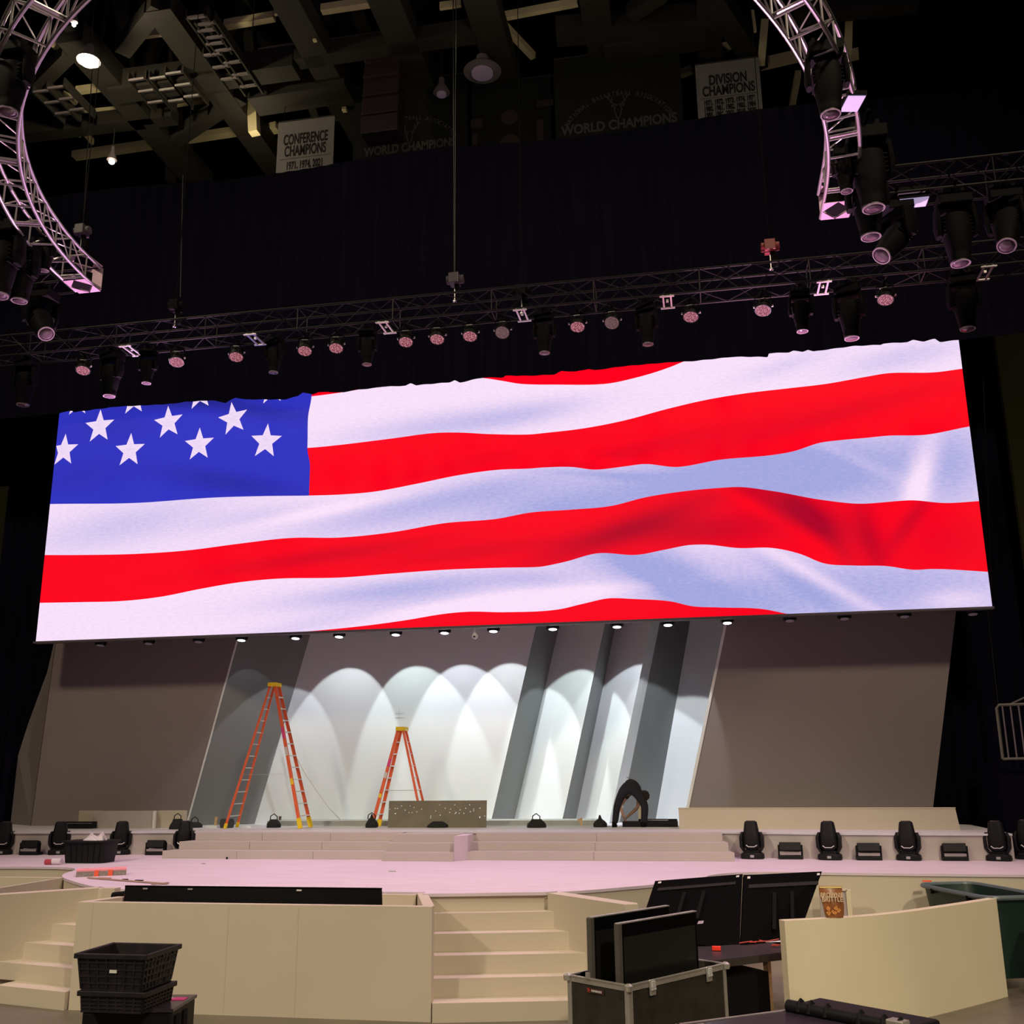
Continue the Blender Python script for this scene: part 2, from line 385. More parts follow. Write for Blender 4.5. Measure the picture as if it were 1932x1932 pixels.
# pencil layout cross on the big panel
c0 = at(753, 1350, Y=Y1-.006)-wl.location
cr = MB()
for dx, dz, hx, hz in ((0, .06, .006, .26), (-.0, .05, .24, .006), (0, -.05, .24, .006)): cr.box((c0.x+dx, c0.y, c0.z+dz), (hx, .004, hz))
cr.build('layout_mark', mat('pencil line', (.45, .46, .46), .9), wl)
def flatwall(label, a, b, edgeside):
    t = thing('scenic_flat', label, 'scenery', (a[0].x, Y0, U)); L = t.location
    MB().slab([Vector(p)-L for p in (a[0], b[0], b[1], a[1])], (0, .06, 0)).build('face_panel', 'flat', t)
    e = b if edgeside == 'R' else a
    w_ = .035
    MB().slab([e[0]-L+Vector((0, -.012, 0)), e[0]-L+Vector((w_, -.012, 0)), e[1]-L+Vector((w_, -.012, 0)), e[1]-L+Vector((0, -.012, 0))], (0, .09, 0)).build('lit_edge', 'edge', t)  # light on the flat's thickness is put in as a white strip
    return t
fl = flatwall('large taupe slanted flat left of the white recess', eM, eA, 'R')
flr = flatwall('large taupe slanted flat right of the white recess', (eK[0]+Vector((.03, 0, 0)), eK[1]+Vector((.03, 0, 0))), eL, 'none')
MB().slab([eK[0]-flr.location+Vector((.0, -.012, 0)), eK[0]-flr.location+Vector((.03, -.012, 0)), eK[1]-flr.location+Vector((.03, -.012, 0)), eK[1]-flr.location+Vector((.0, -.012, 0))], (0, .08, 0)).build('lit_edge', 'edge', flr)  # lit thickness of the right flat, painted as a white strip
# folded return of the left flat
yy = Y0+.9
pp = [at(19, 1563, Y=yy), at(34, 1426, Y=yy), at(53, 1366, Y=yy), at(89, 1268, Y=yy), at(103, 1224, Y=yy)]
L = fl.location; pp[0].z = U
q = [p-L for p in pp]; d = (q[4]-q[3]).normalized(); q.append(q[4]+d*1.0)
MB().slab(q+[eM[1]-L+Vector((0, .02, 0))*1, eM[0]-L+Vector((0, .02, 0))], (0, .05, 0)).build('folded_return', 'flat', fl)
MB().slab([eM[0]-L+Vector((.0, -.003, 0)), eM[0]-L+Vector((.014, -.003, 0)), eM[1]-L+Vector((.014, -.003, 0)), eM[1]-L+Vector((0, -.003, 0))], (0, .004, 0)).build('seam', mat('dark seam', (.05, .04, .04), .9), fl)

# wall base ledge
b = thing('base_ledge', 'low grey ledge along the foot of the white wall', 'ledge', (at(490, 1560, z=U).x, 23.75, U))
x1 = at(1125, 1560, z=U).x-b.location.x
MB().box((x1/2, .45, .055), (x1, .9, .11)).build('ledge_body', mat('grey ledge paint', (.33, .34, .32), .8), b)

# low walls at the flats
t = thing('low_wall', 'long low cream wall in front of the right taupe flat', 'low wall', (at(1282, 1564, z=U).x, 22.15, U))
r = [(at(1282, 1564, z=U)), (at(1815, 1567, z=U))]
zt = at(1300, 1525.5, Y=22.3).z
A, B = r[0]-t.location, r[1]-t.location; A.z = B.z = 0
A.y, B.y = .2, -.2
MB().slab([A, B, B+Vector((-.05, 0, zt-U)), A+Vector((-.0, 0, zt-U))], (0, .12, 0)).build('face_panel', 'cream', t)
MB().slab([A+Vector((-.01, -.01, zt-U)), B+Vector((-.04, -.01, zt-U)), B+Vector((-.04, .14, zt-U)), A+Vector((-.01, .14, zt-U))], (0, 0, .012)).build('top_cap', 'cream2', t)
gx = (at(1452, 1564, z=U)-t.location).x
MB().box((gx, .12, (zt-U)/2), (.006, .006, zt-U-.02)).build('seam', mat('cream seam', (.4, .34, .26), .9), t)
xs = [at(x, 1562, z=U).x for x in (143, 183, 298, 348)]
t = thing('low_wall', 'low cream wall in front of the left taupe flat', 'low wall', (xs[0], 22.75, U)); zt = at(200, 1530, Y=22.8).z-U
for i, (xa_, xb_, dy) in enumerate(((xs[0], xs[1], .25), (xs[1], xs[2], 0), (xs[2], xs[3], .12))):
    MB().box(((xa_+xb_)/2-xs[0], dy+.06, zt/2), (xb_-xa_-.002, .12, zt)).build('face_panel', 'cream' if i != 1 else 'riser', t)
MB().box((xs[2]-xs[0], -.03, zt/2), (.06, .05, zt)).build('corner_post', 'edge', t)

# ------------------------------------------------------------------ LED screen
YS = 23.0
Bn = {}
B1 = [(60, 790), (400, 765), (590, 747.5), (649, 739.7), (750, 722), (850, 712), (912, 713.4), (950, 719), (980, 724), (1052, 725.7), (1138, 724.7), (1204, 711.5), (1255, 696), (1290, 682), (1350, 655), (1500, 610), (1900, 560)]
B2 = [(60, 850), (580, 845), (644, 839), (741, 827), (819, 817), (863, 816), (926, 819), (1000, 819.5), (1026, 817), (1102, 808), (1179, 793), (1255, 772.5), (1331, 754.7), (1407, 742), (1484, 733), (1560, 724), (1636, 710.5), (1677, 704), (1763, 702.4), (1813, 696), (1900, 684)]
B3 = [(60, 952), (96, 951), (255, 949), (400, 939), (498, 936), (583, 935), (644, 933), (707, 927.5), (790, 912), (863, 897), (936, 886.7), (1000, 884), (1026, 882), (1077, 881), (1128, 886), (1179, 880), (1212, 875.7), (1280, 881), (1357, 867.6), (1458, 858.4), (1499, 851), (1545, 836), (1585, 830.5), (1636, 826), (1677, 822), (1738, 821), (1827, 805), (1900, 792)]
B4 = [(40, 1047), (157, 1047), (255, 1045), (352, 1038.5), (449, 1026), (547, 1015), (644, 1014), (741, 1004), (839, 987), (936, 979), (1001, 967), (1077, 961.6), (1153, 954.5), (1219, 938), (1306, 925), (1382, 919), (1458, 926.5), (1550, 943), (1636, 950), (1712, 944), (1784, 949), (1846, 945.4), (1920, 940)]
B5 = [(40, 1138), (157, 1136), (230, 1134), (303, 1126), (376, 1111.5), (449, 1099), (522, 1092), (644, 1089.6), (741, 1082), (839, 1075), (950, 1071), (1011, 1070), (1062, 1061), (1133, 1043.5), (1199, 1047), (1255, 1037), (1306, 1028), (1336, 1027.7), (1392, 1034), (1458, 1034), (1509, 1045), (1555, 1063), (1611, 1067), (1672, 1068), (1723, 1075), (1763, 1073.5), (1865, 1079), (1930, 1083)]
B6 = [(20, 1300), (400, 1215), (520, 1196), (595, 1190), (693, 1180), (766, 1170), (839, 1158), (887, 1154), (950, 1155), (1052, 1150), (1102, 1138.6), (1153, 1128.5), (1194, 1130), (1265, 1134.6), (1306, 1143.7), (1357, 1146), (1438, 1149), (1489, 1159), (1600, 1180), (1930, 1240)]
CR = [(560, 600), (588, 745), (581, 790), (580, 845), (585, 880), (583, 936)]
def scr(p): a = at(p[0], p[1], Y=YS); return (a.x, a.z)
def curve(pts):
    q = sorted(scr(p) for p in pts)
    n = len(q); dl = [(q[i+1][1]-q[i][1])/(q[i+1][0]-q[i][0]) for i in range(n-1)]
    m = [dl[0]]+[0 if dl[i-1]*dl[i] <= 0 and abs(dl[i-1]-dl[i]) > .15 else (dl[i-1]+dl[i])/2 for i in range(1, n-1)]+[dl[-1]]
    def f(x):
        if x <= q[0][0]: return q[0][1]
        if x >= q[-1][0]: return q[-1][1]
        for i in range(n-1):
            if q[i][0] <= x <= q[i+1][0]:
                hh = q[i+1][0]-q[i][0]; t = (x-q[i][0])/hh
                return (2*t**3-3*t*t+1)*q[i][1]+(t**3-2*t*t+t)*hh*m[i]+(-2*t**3+3*t*t)*q[i+1][1]+(t**3-t*t)*hh*m[i+1]
    return f
curves = [curve(c) for c in (B1, B2, B3, B4, B5, B6)]
xL = scr((112, 778))[0]*.5+scr((68, 1210))[0]*.5; xR = scr((1808, 641))[0]*.5+scr((1873, 1145))[0]*.5
zB = scr((68, 1210))[1]*.5+scr((1873, 1145))[1]*.5; zT = zB+6.6
crq = [scr(p) for p in CR]
def canton_x(z):
    q = sorted((b, a) for a, b in crq)
    if z <= q[0][0]: return q[0][1]
    for i in range(len(q)-1):
        if q[i][0] <= z <= q[i+1][0]:
            t = (z-q[i][0])/(q[i+1][0]-q[i][0]); t = t*t*(3-2*t); return q[i][1]*(1-t)+q[i+1][1]*t
    return q[-1][1]
def G(lst):
    out = []
    for cx_, cy_, a, sx, sy, amp in lst:
        c = scr((cx_, cy_)); k = YS/1995.; out.append((c[0], c[1], radians(a), sx*k*1.02, sy*k*1.08, amp))
    return out
WF = G([(850, 800, 4, 170, 20, .55), (1000, 780, 8, 90, 16, .25), (1250, 925, 6, 330, 50, .85), (1560, 900, -10, 170, 60, .55), (1790, 870, 0, 60, 60, .45), (240, 990, 8, 160, 30, .42), (480, 975, 8, 90, 14, .25),
        (800, 950, 10, 220, 22, .5), (1650, 1110, 0, 260, 60, .8), (1250, 1080, -25, 170, 40, .8), (760, 1112, 4, 190, 17, .75), (1020, 1095, -4, 60, 12, .3), (650, 1165, 8, 170, 12, .4), (1735, 905, 70, 60, 16, -.95), (620, 962, 8, 120, 8, -.35),
        (1700, 675, 8, 90, 18, .42), (1480, 690, 14, 70, 12, .3), (1560, 1100, -34, 90, 7, -.5), (1500, 1100, -38, 90, 9, .25), (1620, 870, -30, 70, 8, -.25), (1200, 900, -8, 130, 5, .3), (980, 1130, 4, 220, 9, -.45), (1800, 1130, 0, 40, 12, -.4), (1240, 1100, -38, 90, 10, .3), (1360, 1085, -45, 110, 16, -.12)])
RF = G([(620, 1048, 5, 170, 11, .45), (900, 1040, 4, 150, 12, .35), (1180, 1000, 18, 150, 18, .65), (1330, 1000, 0, 110, 22, .6), (1500, 960, -30, 90, 22, .8), (1560, 1010, -55, 90, 12, .45), (1640, 1010, -80, 60, 14, .5), (1720, 980, 50, 50, 10, .5),
        (1200, 850, 10, 200, 12, .3), (1550, 790, 12, 160, 12, .3), (1430, 960, -35, 110, 9, -.35), (1100, 865, -12, 90, 6, -.35), (1800, 1020, 0, 60, 30, .2), (900, 870, 10, 150, 10, .15)])
BF = G([(460, 770, -12, 120, 12, .5), (200, 800, 0, 80, 30, .2), (430, 910, -12, 120, 16, .45), (150, 900, 0, 90, 30, .2), (350, 760, 0, 90, 9, .6)])
def foldv(lst, base, x, z):
    s_ = base
    for cx_, cz, a, sx, sy, amp in lst:
        dx, dz = x-cx_, z-cz; u_ = dx*cos(a)+dz*sin(a); v_ = -dx*sin(a)+dz*cos(a)
        e = (u_/sx)**2+(v_/sy)**2
        if e < 12: s_ += amp*math.exp(-e*.5)
    return max(0, min(1, s_))
led = thing('led_screen', 'giant LED screen showing a waving red, white and blue stars and stripes flag', 'screen', ((xL+xR)/2, YS, zB))
O = led.location
bd = MB(); bd.fold = []
def grid(x0f, x1f, lo, hi, nx, nz, mi, lst, base):
    """patch between two height functions"""
    n0 = len(bd.v)
    for i in range(nx+1):
        for j in range(nz+1):
            t = j/nz; x = x0f+(x1f-x0f)*i/nx
            z = lo(x)+(hi(x)-lo(x))*t
            bd.v.append(Vector((x-O.x, 0, z-O.z))); bd.fold.append(foldv(lst, base, x, z))
    for i in range(nx):
        for j in range(nz):
            a = n0+i*(nz+1)+j
            z0 = [bd.v[a].z, bd.v[a+1].z, bd.v[a+nz+1].z, bd.v[a+nz+2].z]
            if max(z0)-min(z0) < 1e-6: continue
            bd.f.append([a, a+nz+1, a+nz+2, a+1]); bd.mi.append(mi)
cl = lambda f: (lambda x: max(zB, min(zT, f(x))))
bot = lambda x: zB
top = lambda x: zT
c1, c2, c3, c4, c5, c6 = [cl(f) for f in curves]
NX = 260
grid(xL, xR, bot, c6, NX, 6, 1, RF, .05)      # red at the foot
grid(xL, xR, c6, c5, NX, 14, 0, WF, .04)      # white
grid(xL, xR, c5, c4, NX, 14, 1, RF, .02)      # red
grid(xL, xR, c4, c3, NX, 14, 0, WF, .10)      # white
# beside the canton: red, white, red above c3
xc_ = crq[-1][0]
def gridc(lo, hi, mi, lst, base, nz):
    n0 = len(bd.v); nx = 200
    for i in range(nx+1):
        for j in range(nz+1):
            s_ = i/nx; xx = xc_+(xR-xc_)*s_
            z = lo(xx)+(hi(xx)-lo(xx))*j/nz
            x = canton_x(z)*(1-s_)+xR*s_
            z = lo(x)+(hi(x)-lo(x))*j/nz
            bd.v.append(Vector((x-O.x, 0, z-O.z))); bd.fold.append(foldv(lst, base, x, z))
    for i in range(nx):
        for j in range(nz):
            a = n0+i*(nz+1)+j; bd.f.append([a, a+nz+1, a+nz+2, a+1]); bd.mi.append(mi)
gridc(c3, c2, 1, RF, 0, 10); gridc(c2, c1, 0, WF, .03, 12); gridc(c1, top, 1, RF, 0, 4)
# canton
n0 = len(bd.v); nx, nz = 60, 30
for i in range(nx+1):
    for j in range(nz+1):
        x = xL+(xc_-xL)*i/nx; z = c3(x)+(zT-c3(x))*j/nz; x = xL+(canton_x(z)-xL)*i/nx
        bd.v.append(Vector((x-O.x, 0, z-O.z))); bd.fold.append(foldv(BF, .05, x, z))
for i in range(nx):
    for j in range(nz):
        a = n0+i*(nz+1)+j; bd.f.append([a, a+nz+1, a+nz+2, a+1]); bd.mi.append(2)
# stars
stars = [(188, 805, 29, 2), (318, 797, 28, 6), (440, 790, 28, 10), (121, 850, 28, 0), (245, 850, 29, 0), (376, 839, 28, 2), (502, 833, 29, -4), (253, 754, 27, 3), (377, 744, 27, 6), (513, 734, 27, 4), (148, 757, 27, 0)]
for sx_, sy_, r_, a_ in stars:
    c = scr((sx_, sy_)); R_ = r_*YS/1995*1.32; n0 = len(bd.v)
    bd.v.append(Vector((c[0]-O.x, -.006, c[1]-O.z))); bd.fold.append(.25)
    for k in range(10):
        rr = R_ if k % 2 == 0 else R_*.42; an = radians(90+a_+36*k)
        X_ = max(c[0]+rr*cos(an)*.98, xL+.01); Z_ = c[1]+rr*sin(an)*1.08
        bd.v.append(Vector((X_-O.x, -.006, Z_-O.z))); bd.fold.append(.15)
    for k in range(10): bd.f.append([n0, n0+1+k, n0+1+(k+1) % 10]); bd.mi.append(0)
M['fw'] = emis_attr('screen white', (.97, .76, .97), (.36, .38, .74), .13)
M['fr'] = emis_attr('screen red', (1.0, .0, .012), (.42, .0, .02), .02)
M['fb'] = emis_attr('screen blue', (.030, .035, .55), (.018, .018, .22), .08)
o = bd.build('display_face', ['fw', 'fr', 'fb'], led)
MB().box(((xL+xR)/2-O.x, .07, 3.3), (xR-xL, .12, 6.6)).build('cabinet_frame', 'blackm', led)
MB().box(((xL+xR)/2-O.x, .02, -.03), (xR-xL+.04, .20, .05)).build('bottom_rail', mat('screen rail', (.12, .10, .12), .5), led)

# ------------------------------------------------------------------ drapes
def drape(name, label, x0, x1, z0f, z1f, Y, per=.42, amp=.07, nx=None, cat='drape'):
    nx = nx or int((x1-x0)/.06); b = MB(); V = []; F = []
    for i in range(nx+1):
        x = x0+(x1-x0)*i/nx; y = Y+amp*sin(2*pi*x/per)+amp*.4*sin(x*3.1)
        V += [(x-x0, y-Y, z0f(x)), (x-x0, y-Y, z1f(x))]
    for i in range(nx): F.append((2*i, 2*i+2, 2*i+3, 2*i+1))
    b.add(V, F); o = b.build(name, 'drape'); o.location = (x0, Y, 0)
    so = o.modifiers.new('thickness', 'SOLIDIFY'); so.thickness = .012
    return tag(o, label, cat)
YD = 22.72
hem3 = [(105, 328), (155, 318), (162, 324), (330, 303), (540, 292), (600, 284), (700, 278), (750, 288), (790, 268), (830, 275), (980, 275), (1030, 262), (1050, 247), (1090, 256), (1110, 246), (1210, 248), (1240, 240), (1330, 230), (1360, 225), (1450, 222), (1470, 212), (1490, 220), (1620, 208), (1640, 200), (1660, 210), (1700, 200), (1750, 190), (1830, 190), (1840, 183), (1930, 183)]
hem4 = [(5, 176), (80, 175), (190, 170), (215, 158), (270, 160), (315, 150), (340, 155), (440, 140), (560, 130), (640, 124), (690, 122), (850, 105), (930, 105), (980, 106), (985, 92), (1060, 88), (1075, 82), (1110, 86), (1130, 78), (1150, 85), (1200, 78), (1300, 65), (1400, 60), (1410, 55), (1500, 50), (1520, 42), (1560, 48), (1600, 38), (1620, 50), (1690, 42)]
hp = [(60+x/2.055, 620+y/2.055) for x, y in hem3]+[(950+x/1.967, 620+y/1.967) for x, y in hem4]
hq = [(-60, 797)]+hp+[(1990, 622)]
hw = sorted((at(x, y, Y=YD).x, at(x, y, Y=YD).z) for x, y in hq)
def hem(x):
    if x <= hw[0][0]: return hw[0][1]
    for a, b in zip(hw[:-1], hw[1:]):
        if a[0] <= x <= b[0]: return a[1]+(b[1]-a[1])*(x-a[0])/max(1e-6, b[0]-a[0])
    return hw[-1][1]
zdt = H+.686*YD
drape('border_drape', 'wide black border drape whose ragged hem hangs over the top of the LED screen', -26, 14, hem, lambda x: zdt+.08*sin(x*.7), YD, amp=.012, nx=1400)
xr_ = at(1856, 650, Y=24.6).x
drape('leg_drape', 'black leg drape right of the LED screen', at(1786, 1300, Y=24.6).x-2.2, xr_, lambda x: .1, lambda x: 13.4, 24.62, amp=.06)
drape('leg_drape', 'black leg drape left of the LED screen', at(28, 800, Y=25.2).x, at(130, 1300, Y=25.2).x+1.5, lambda x: .1, lambda x: 13.4, 25.3, amp=.06)
# masking behind recess gap so nothing is open at the sides
drape('masking_drape', 'black masking drape far behind the stage set', -20.5, 6.6, lambda x: .1, lambda x: 13, 28.2, amp=.06)
# ------------------------------------------------------------------ lighting fixtures
def ring(cx, cy, z, rx, ry, n=20, sq=2.0):
    out = []
    for k in range(n):
        a = 2*pi*k/n; c, s = cos(a), sin(a)
        out.append(Vector((cx+rx*abs(c)**(2/sq)*(1 if c >= 0 else -1), cy+ry*abs(s)**(2/sq)*(1 if s >= 0 else -1), z)))
    return out
def make_hanging_mover(sc=1.0, tilt=0, pan=0, lensmat='glasslens'):
    """moving head hanging from z=0 downwards"""
    t = thing('moving_light', 'x', 'moving light'); f = sc
    b = MB().box((0, 0, -.07*f), (.38*f, .30*f, .14*f)); b.cyl((0, 0, .0), (0, 0, .10*f), .03*f); b.box((0, 0, .09*f), (.04*f, .60, .03*f)); b.box((-.12*f, 0, .06*f), (.05*f, .06*f, .14*f)); b.box((.12*f, 0, .06*f), (.05*f, .06*f, .14*f))
    b.build('base', 'blackm', t, bevel=.012*f)
    y = MB(Matrix.Rotation(pan, 4, 'Z'))
    y.box((0, 0, -.17*f), (.40*f, .16*f, .05*f))
    for s_ in (-1, 1): y.loft([ring(s_*.20*f, 0, -.16*f, .03*f, .09*f, 12, 3), ring(s_*.215*f, 0, -.40*f, .035*f, .10*f, 12, 3), ring(s_*.205*f, 0, -.52*f, .03*f, .06*f, 12, 3)])
    y.build('yoke', 'blackm', t, smooth=True)
    X = Matrix.Rotation(pan, 4, 'Z') @ Matrix.Rotation(tilt, 4, 'X')
    hd = MB()
    hd.loft([ring(0, 0, z*f, rx*f, ry*f, 24, 2.6) for z, rx, ry in ((.20, .10, .10), (.17, .15, .14), (.0, .165, .155), (-.15, .15, .145), (-.30, .125, .125), (-.34, .115, .115), (-.36, .12, .12), (-.42, .115, .115))])
    for k in range(5): hd.box((0, 0, (.12-.05*k)*f), (.335*f, .2*f, .012*f))
    ho = hd.build('head', 'blackm', t, smooth=True); ho.location = (0, 0, -.44*f); ho.rotation_euler = X.to_euler()
    ln = MB(); 
    ln.loft([ring(0, 0, -.421*f, .113*f, .113*f, 24), ring(0, 0, -.44*f, .113*f, .113*f, 24), ring(0, 0, -.44*f, .098*f, .098*f, 24), ring(0, 0, -.425*f, .098*f, .098*f, 24)])
    ln.build('lens_ring', 'rimlit', ho, smooth=True)
    gl = MB(); gl.loft([ring(0, 0, -.424*f, .097*f, .097*f, 24), ring(0, 0, -.44*f, .085*f, .085*f, 24), ring(0, 0, -.452*f, .05*f, .05*f, 24), ring(0, 0, -.456*f, .01*f, .01*f, 24)])
    gl.build('lens', lensmat, ho, smooth=True)
    return t
def make_par(face='par_on', rz=0, tilt=.45):
    t = thing('wash_light', 'x', 'stage light')
    b = MB().box((0, 0, .02), (.26, .05, .02))
    for s_ in (-1, 1): b.bar((s_*.165, 0, .02), (s_*.175, 0, -.22), .012, .05, up=(0, 1, 0))
    b.bar((-.165, 0, .02), (.165, 0, .02), .012, .05); b.box((0, 0, .09), (.06, .06, .12)); b.box((0, 0, .10), (.035, .60, .03))
    b.build('yoke', 'blackm', t)
    for s_ in (-1, 1):
        MB().cyl((s_*.165, 0, -.2), (s_*.205, 0, -.2), .022, n=10).build('tilt_knob', 'galv', t)
    X = Matrix.Rotation(rz, 4, 'Z') @ Matrix.Rotation(-tilt, 4, 'X')
    c = MB(); c.loft([ring(0, 0, z, r, r, 24) for z, r in ((.14, .09), (.12, .13), (.04, .15), (-.08, .16), (-.085, .168), (-.12, .168))])
    for k in range(12):
        a = 2*pi*k/12; c.box((.15*cos(a), .15*sin(a), .05), (.02, .006, .14), rz=a)
    can = c.build('can', 'black', t, smooth=True); can.location = (0, 0, -.20); can.rotation_euler = X.to_euler()
    MB().loft([ring(0, 0, z, r, r, 28) for z, r in ((-.11, .15), (-.124, .15))]).build('led_face', face, can)
    MB().bar((-.07, -.155, .08), (.07, -.155, .08), .012, .02).build('name_strip', 'galv', can)
    return t
def setlab(t, name, label, cat, group=None):
    t['label'] = label; t['category'] = cat
    if group: t['group'] = group
ORD = ['first', 'second', 'third', 'fourth', 'fifth', 'sixth', 'seventh', 'eighth', 'ninth', 'tenth', 'eleventh', 'twelfth', 'thirteenth', 'fourteenth']

# ------------------------------------------------------------------ box truss
def box_truss(name, label, p0, p1, wy, hz, m, step=.6, grp=None, r=.026):
    """truss whose chord quad runs from p0 to p1 (p0,p1 = lower near chord), depth wy along +Y, height hz"""
    p0, p1 = Vector(p0), Vector(p1); t = thing(name, label, 'truss', p0, 0, grp); d = p1-p0
    offs = [Vector((0, 0, 0)), Vector((0, wy, 0)), Vector((0, 0, hz)), Vector((0, wy, hz))]
    for o_ in offs: MB().cyl(o_, o_+d, r, n=10).build('chord', m, t)
    n = max(2, int(d.length/step)); faces = ((0, 1), (2, 3), (0, 2), (1, 3))
    for fa_, fb in faces:
        b = MB()
        for i in range(n):
            a = offs[fa_]+d*(i/n); c = offs[fb]+d*((i+1)/n)
            if i % 2: a, c = offs[fb]+d*(i/n), offs[fa_]+d*((i+1)/n)
            b.cyl(a, c, .010, n=6)
            if i % 4 == 0: b.cyl(offs[fa_]+d*(i/n), offs[fb]+d*(i/n), .014, n=6)
        b.build('lacing', m, t)
    return t
YT = 20.0; ZT = at(900, 589, Y=YT).z     # near bottom chord passes here
print('ZT', ZT)
ft = box_truss('lighting_truss', 'long straight lighting truss hanging in front of the drape above the LED screen', (-17.5, YT, ZT), (9.2, YT, ZT), .56, .52, 'rigd', .55)
# pairs of pale bars across the lower chords
for i, px in enumerate((250, 483, 729, 985, 1258, 1550, 1855)):
    x = at(px, 640-.098*(px-300), Y=YT+.28).x
    k = thing('spreader_bar', 'pale twin spreader plate under the front truss, %s from the left' % ORD[i], 'truss bracket', (x, YT+.28, ZT-.03), 0, 'spreader plates under the front truss')
    for s_ in (-1, 1):
        MB().box((s_*.08, 0, 0), (.035, .62, .03)).build('bar', 'galv', k)
    for e in (-1, 1):
        MB().box((0, e*.29, -.01), (.30, .05, .025)).build('end_clamp', 'galv', k)
    MB().box((0, 0, .02), (.05, .05, .05)).build('centre_nut', 'galv', k)

# LED wash lights under the front truss
par0 = make_par('par_on', 0, .42)
parspec = [(159, 681, .35), (335, 665, .3), (447, 655, .25), (576, 644, .18), (635, 638, .14), (766, 627, .1), (825, 623, .06), (887, 617, 0), (948, 610, 0), (1089, 599, -.05), (1154, 592, -.08), (1302, 577, -.18), (1438, 564, -.3), (1668, 540, -.38)]
first = par0
for i, (px, py, rz) in enumerate(parspec):
    dim = px in (948, 1154); lx = 'dull grey-faced' if dim else 'pink-faced'
    p = at(px, py-14, Y=YT+.35)
    o = par0 if i == 0 else copy_tree(par0)
    o.location = (p.x, YT+.38, ZT-.09)
    setlab(o, '', '%s LED wash light under the front truss, %s wash from the left' % (lx, ORD[i]), 'stage light', 'round LED wash lights under the front truss')
    for c in KIDS(o):
        if c.name.startswith('can'):
            c.rotation_euler = (Matrix.Rotation(rz, 4, 'Z') @ Matrix.Rotation(.12 if dim else .35, 4, 'X')).inverted().to_euler() if False else (Matrix.Rotation(rz*1.2, 4, 'Z') @ Matrix.Rotation(-.38 if not dim else -.62, 4, 'X')).to_euler()
            if dim:
                for q in KIDS(c):
                    if q.name.startswith('led_face'):
                        q.data = q.data.copy(); q.data.materials.clear(); q.data.materials.append(M['par_dim'])

# moving heads hanging under the front truss
mv0 = make_hanging_mover(1.15)
movers = [(52, 1.35), (213, 1.3), (281, 1.0), (519, 1.0), (694, 1.0), (1026, 1.1), (1219, 1.1), (1507, 1.1), (1597, 1.4), (1812, 1.4)]
for i, (px, sc) in enumerate(movers):
    p = at(px, 690-.098*px, Y=YT+.3)
    o = mv0 if i == 0 else copy_tree(mv0)
    o.location = (p.x, YT+.3, ZT-.06); o.scale = (sc/1.15*.93,)*3; o.rotation_euler = (0, 0, random.uniform(-.3, .3))
    big = 'large' if sc > 1.2 else 'small'
    setlab(o, '', '%s black moving head hanging from the front truss, %s moving head from the left' % (big, ORD[i]), 'moving light', 'moving heads under the front truss')

# downlights along the foot of the screen
def make_down(on):
    t = thing('wall_washer', 'x', 'stage light')
    MB().box((0, 0, .11), (.25, .06, .03)).box((-.14, 0, .03), (.012, .05, .18)).box((.14, 0, .03), (.012, .05, .18)).build('bracket', 'blackm', t)
    c = MB(); c.loft([ring(0, 0, z, r, r, 24) for z, r in ((.09, .09), (.07, .125), (-.03, .13), (-.07, .115), (-.075, .10))])
    can = c.build('can', 'black', t, smooth=True); can.rotation_euler = (-.15, 0, 0)
    MB().loft([ring(0, 0, z, r, r, 24) for z, r in ((-.07, .098), (-.083, .09))]).build('lens', 'lampon' if on else 'lampdim', can)
    return t
don, doff = make_down(True), make_down(False)
YDn = 23.32
dl = [(190, 0), (281, 0), (375, 0), (456, 1), (558, 1), (640, 1), (747, 1), (839, 1), (931, 1), (1043, 1), (1164, 1), (1260, 1), (1372, 1), (1490, 0), (1593, 0), (1706, 0), (1835, 0)]
used = {0: False, 1: False}
wall_spots = {558: (-1.4, 1.5, 300), 640: (-.3, 1.4, 520), 747: (.22, 1.4, 560), 839: (.22, 1.4, 560), 931: (.22, 1.4, 560), 1043: (.15, 1.6, 600), 1164: (.05, 1.5, 600), 1260: (.1, 2.6, 640), 456: (-.1, 1.0, 60)}
for i, (px, on) in enumerate(dl):
    p = at(px, 1210-.036*(px-68)+9, Y=YDn)
    src = don if on else doff; o = src if not used[on] else copy_tree(src); used[on] = True
    o.location = (p.x, YDn, p.z+.03)
    st = 'lit' if on else 'unlit'
    setlab(o, '', 'small %s black downlight under the LED screen, number %s along the row from the left' % (st, i+1) if False else 'small %s black downlight at the foot of the LED screen, %s from left' % (st, (ORD+['fifteenth', 'sixteenth', 'seventeenth'])[i]), 'stage light', 'downlights along the foot of the screen')
    if px in wall_spots:
        dx, dy, en = wall_spots[px]
        col = [(.88, 1, .97), (.90, .94, 1), (.95, .99, 1)][i % 3]
        l = light('SPOT', (p.x, YDn, p.z-.10), (p.x+dx*1.2, YDn+2.0, p.z-.10-2.0*tan(radians({558: 70, 456: 66}.get(px, 54)))), en*.128, col, size=.03, angle=64, blend=.13, name='downlight_beam')
        l.data.use_nodes = True; nt = l.data.node_tree; e_ = nt.nodes['Emission']; lf = nt.nodes.new('ShaderNodeLightFalloff'); lf.inputs[0].default_value = 1; nt.links.new(lf.outputs['Linear'], e_.inputs['Strength'])
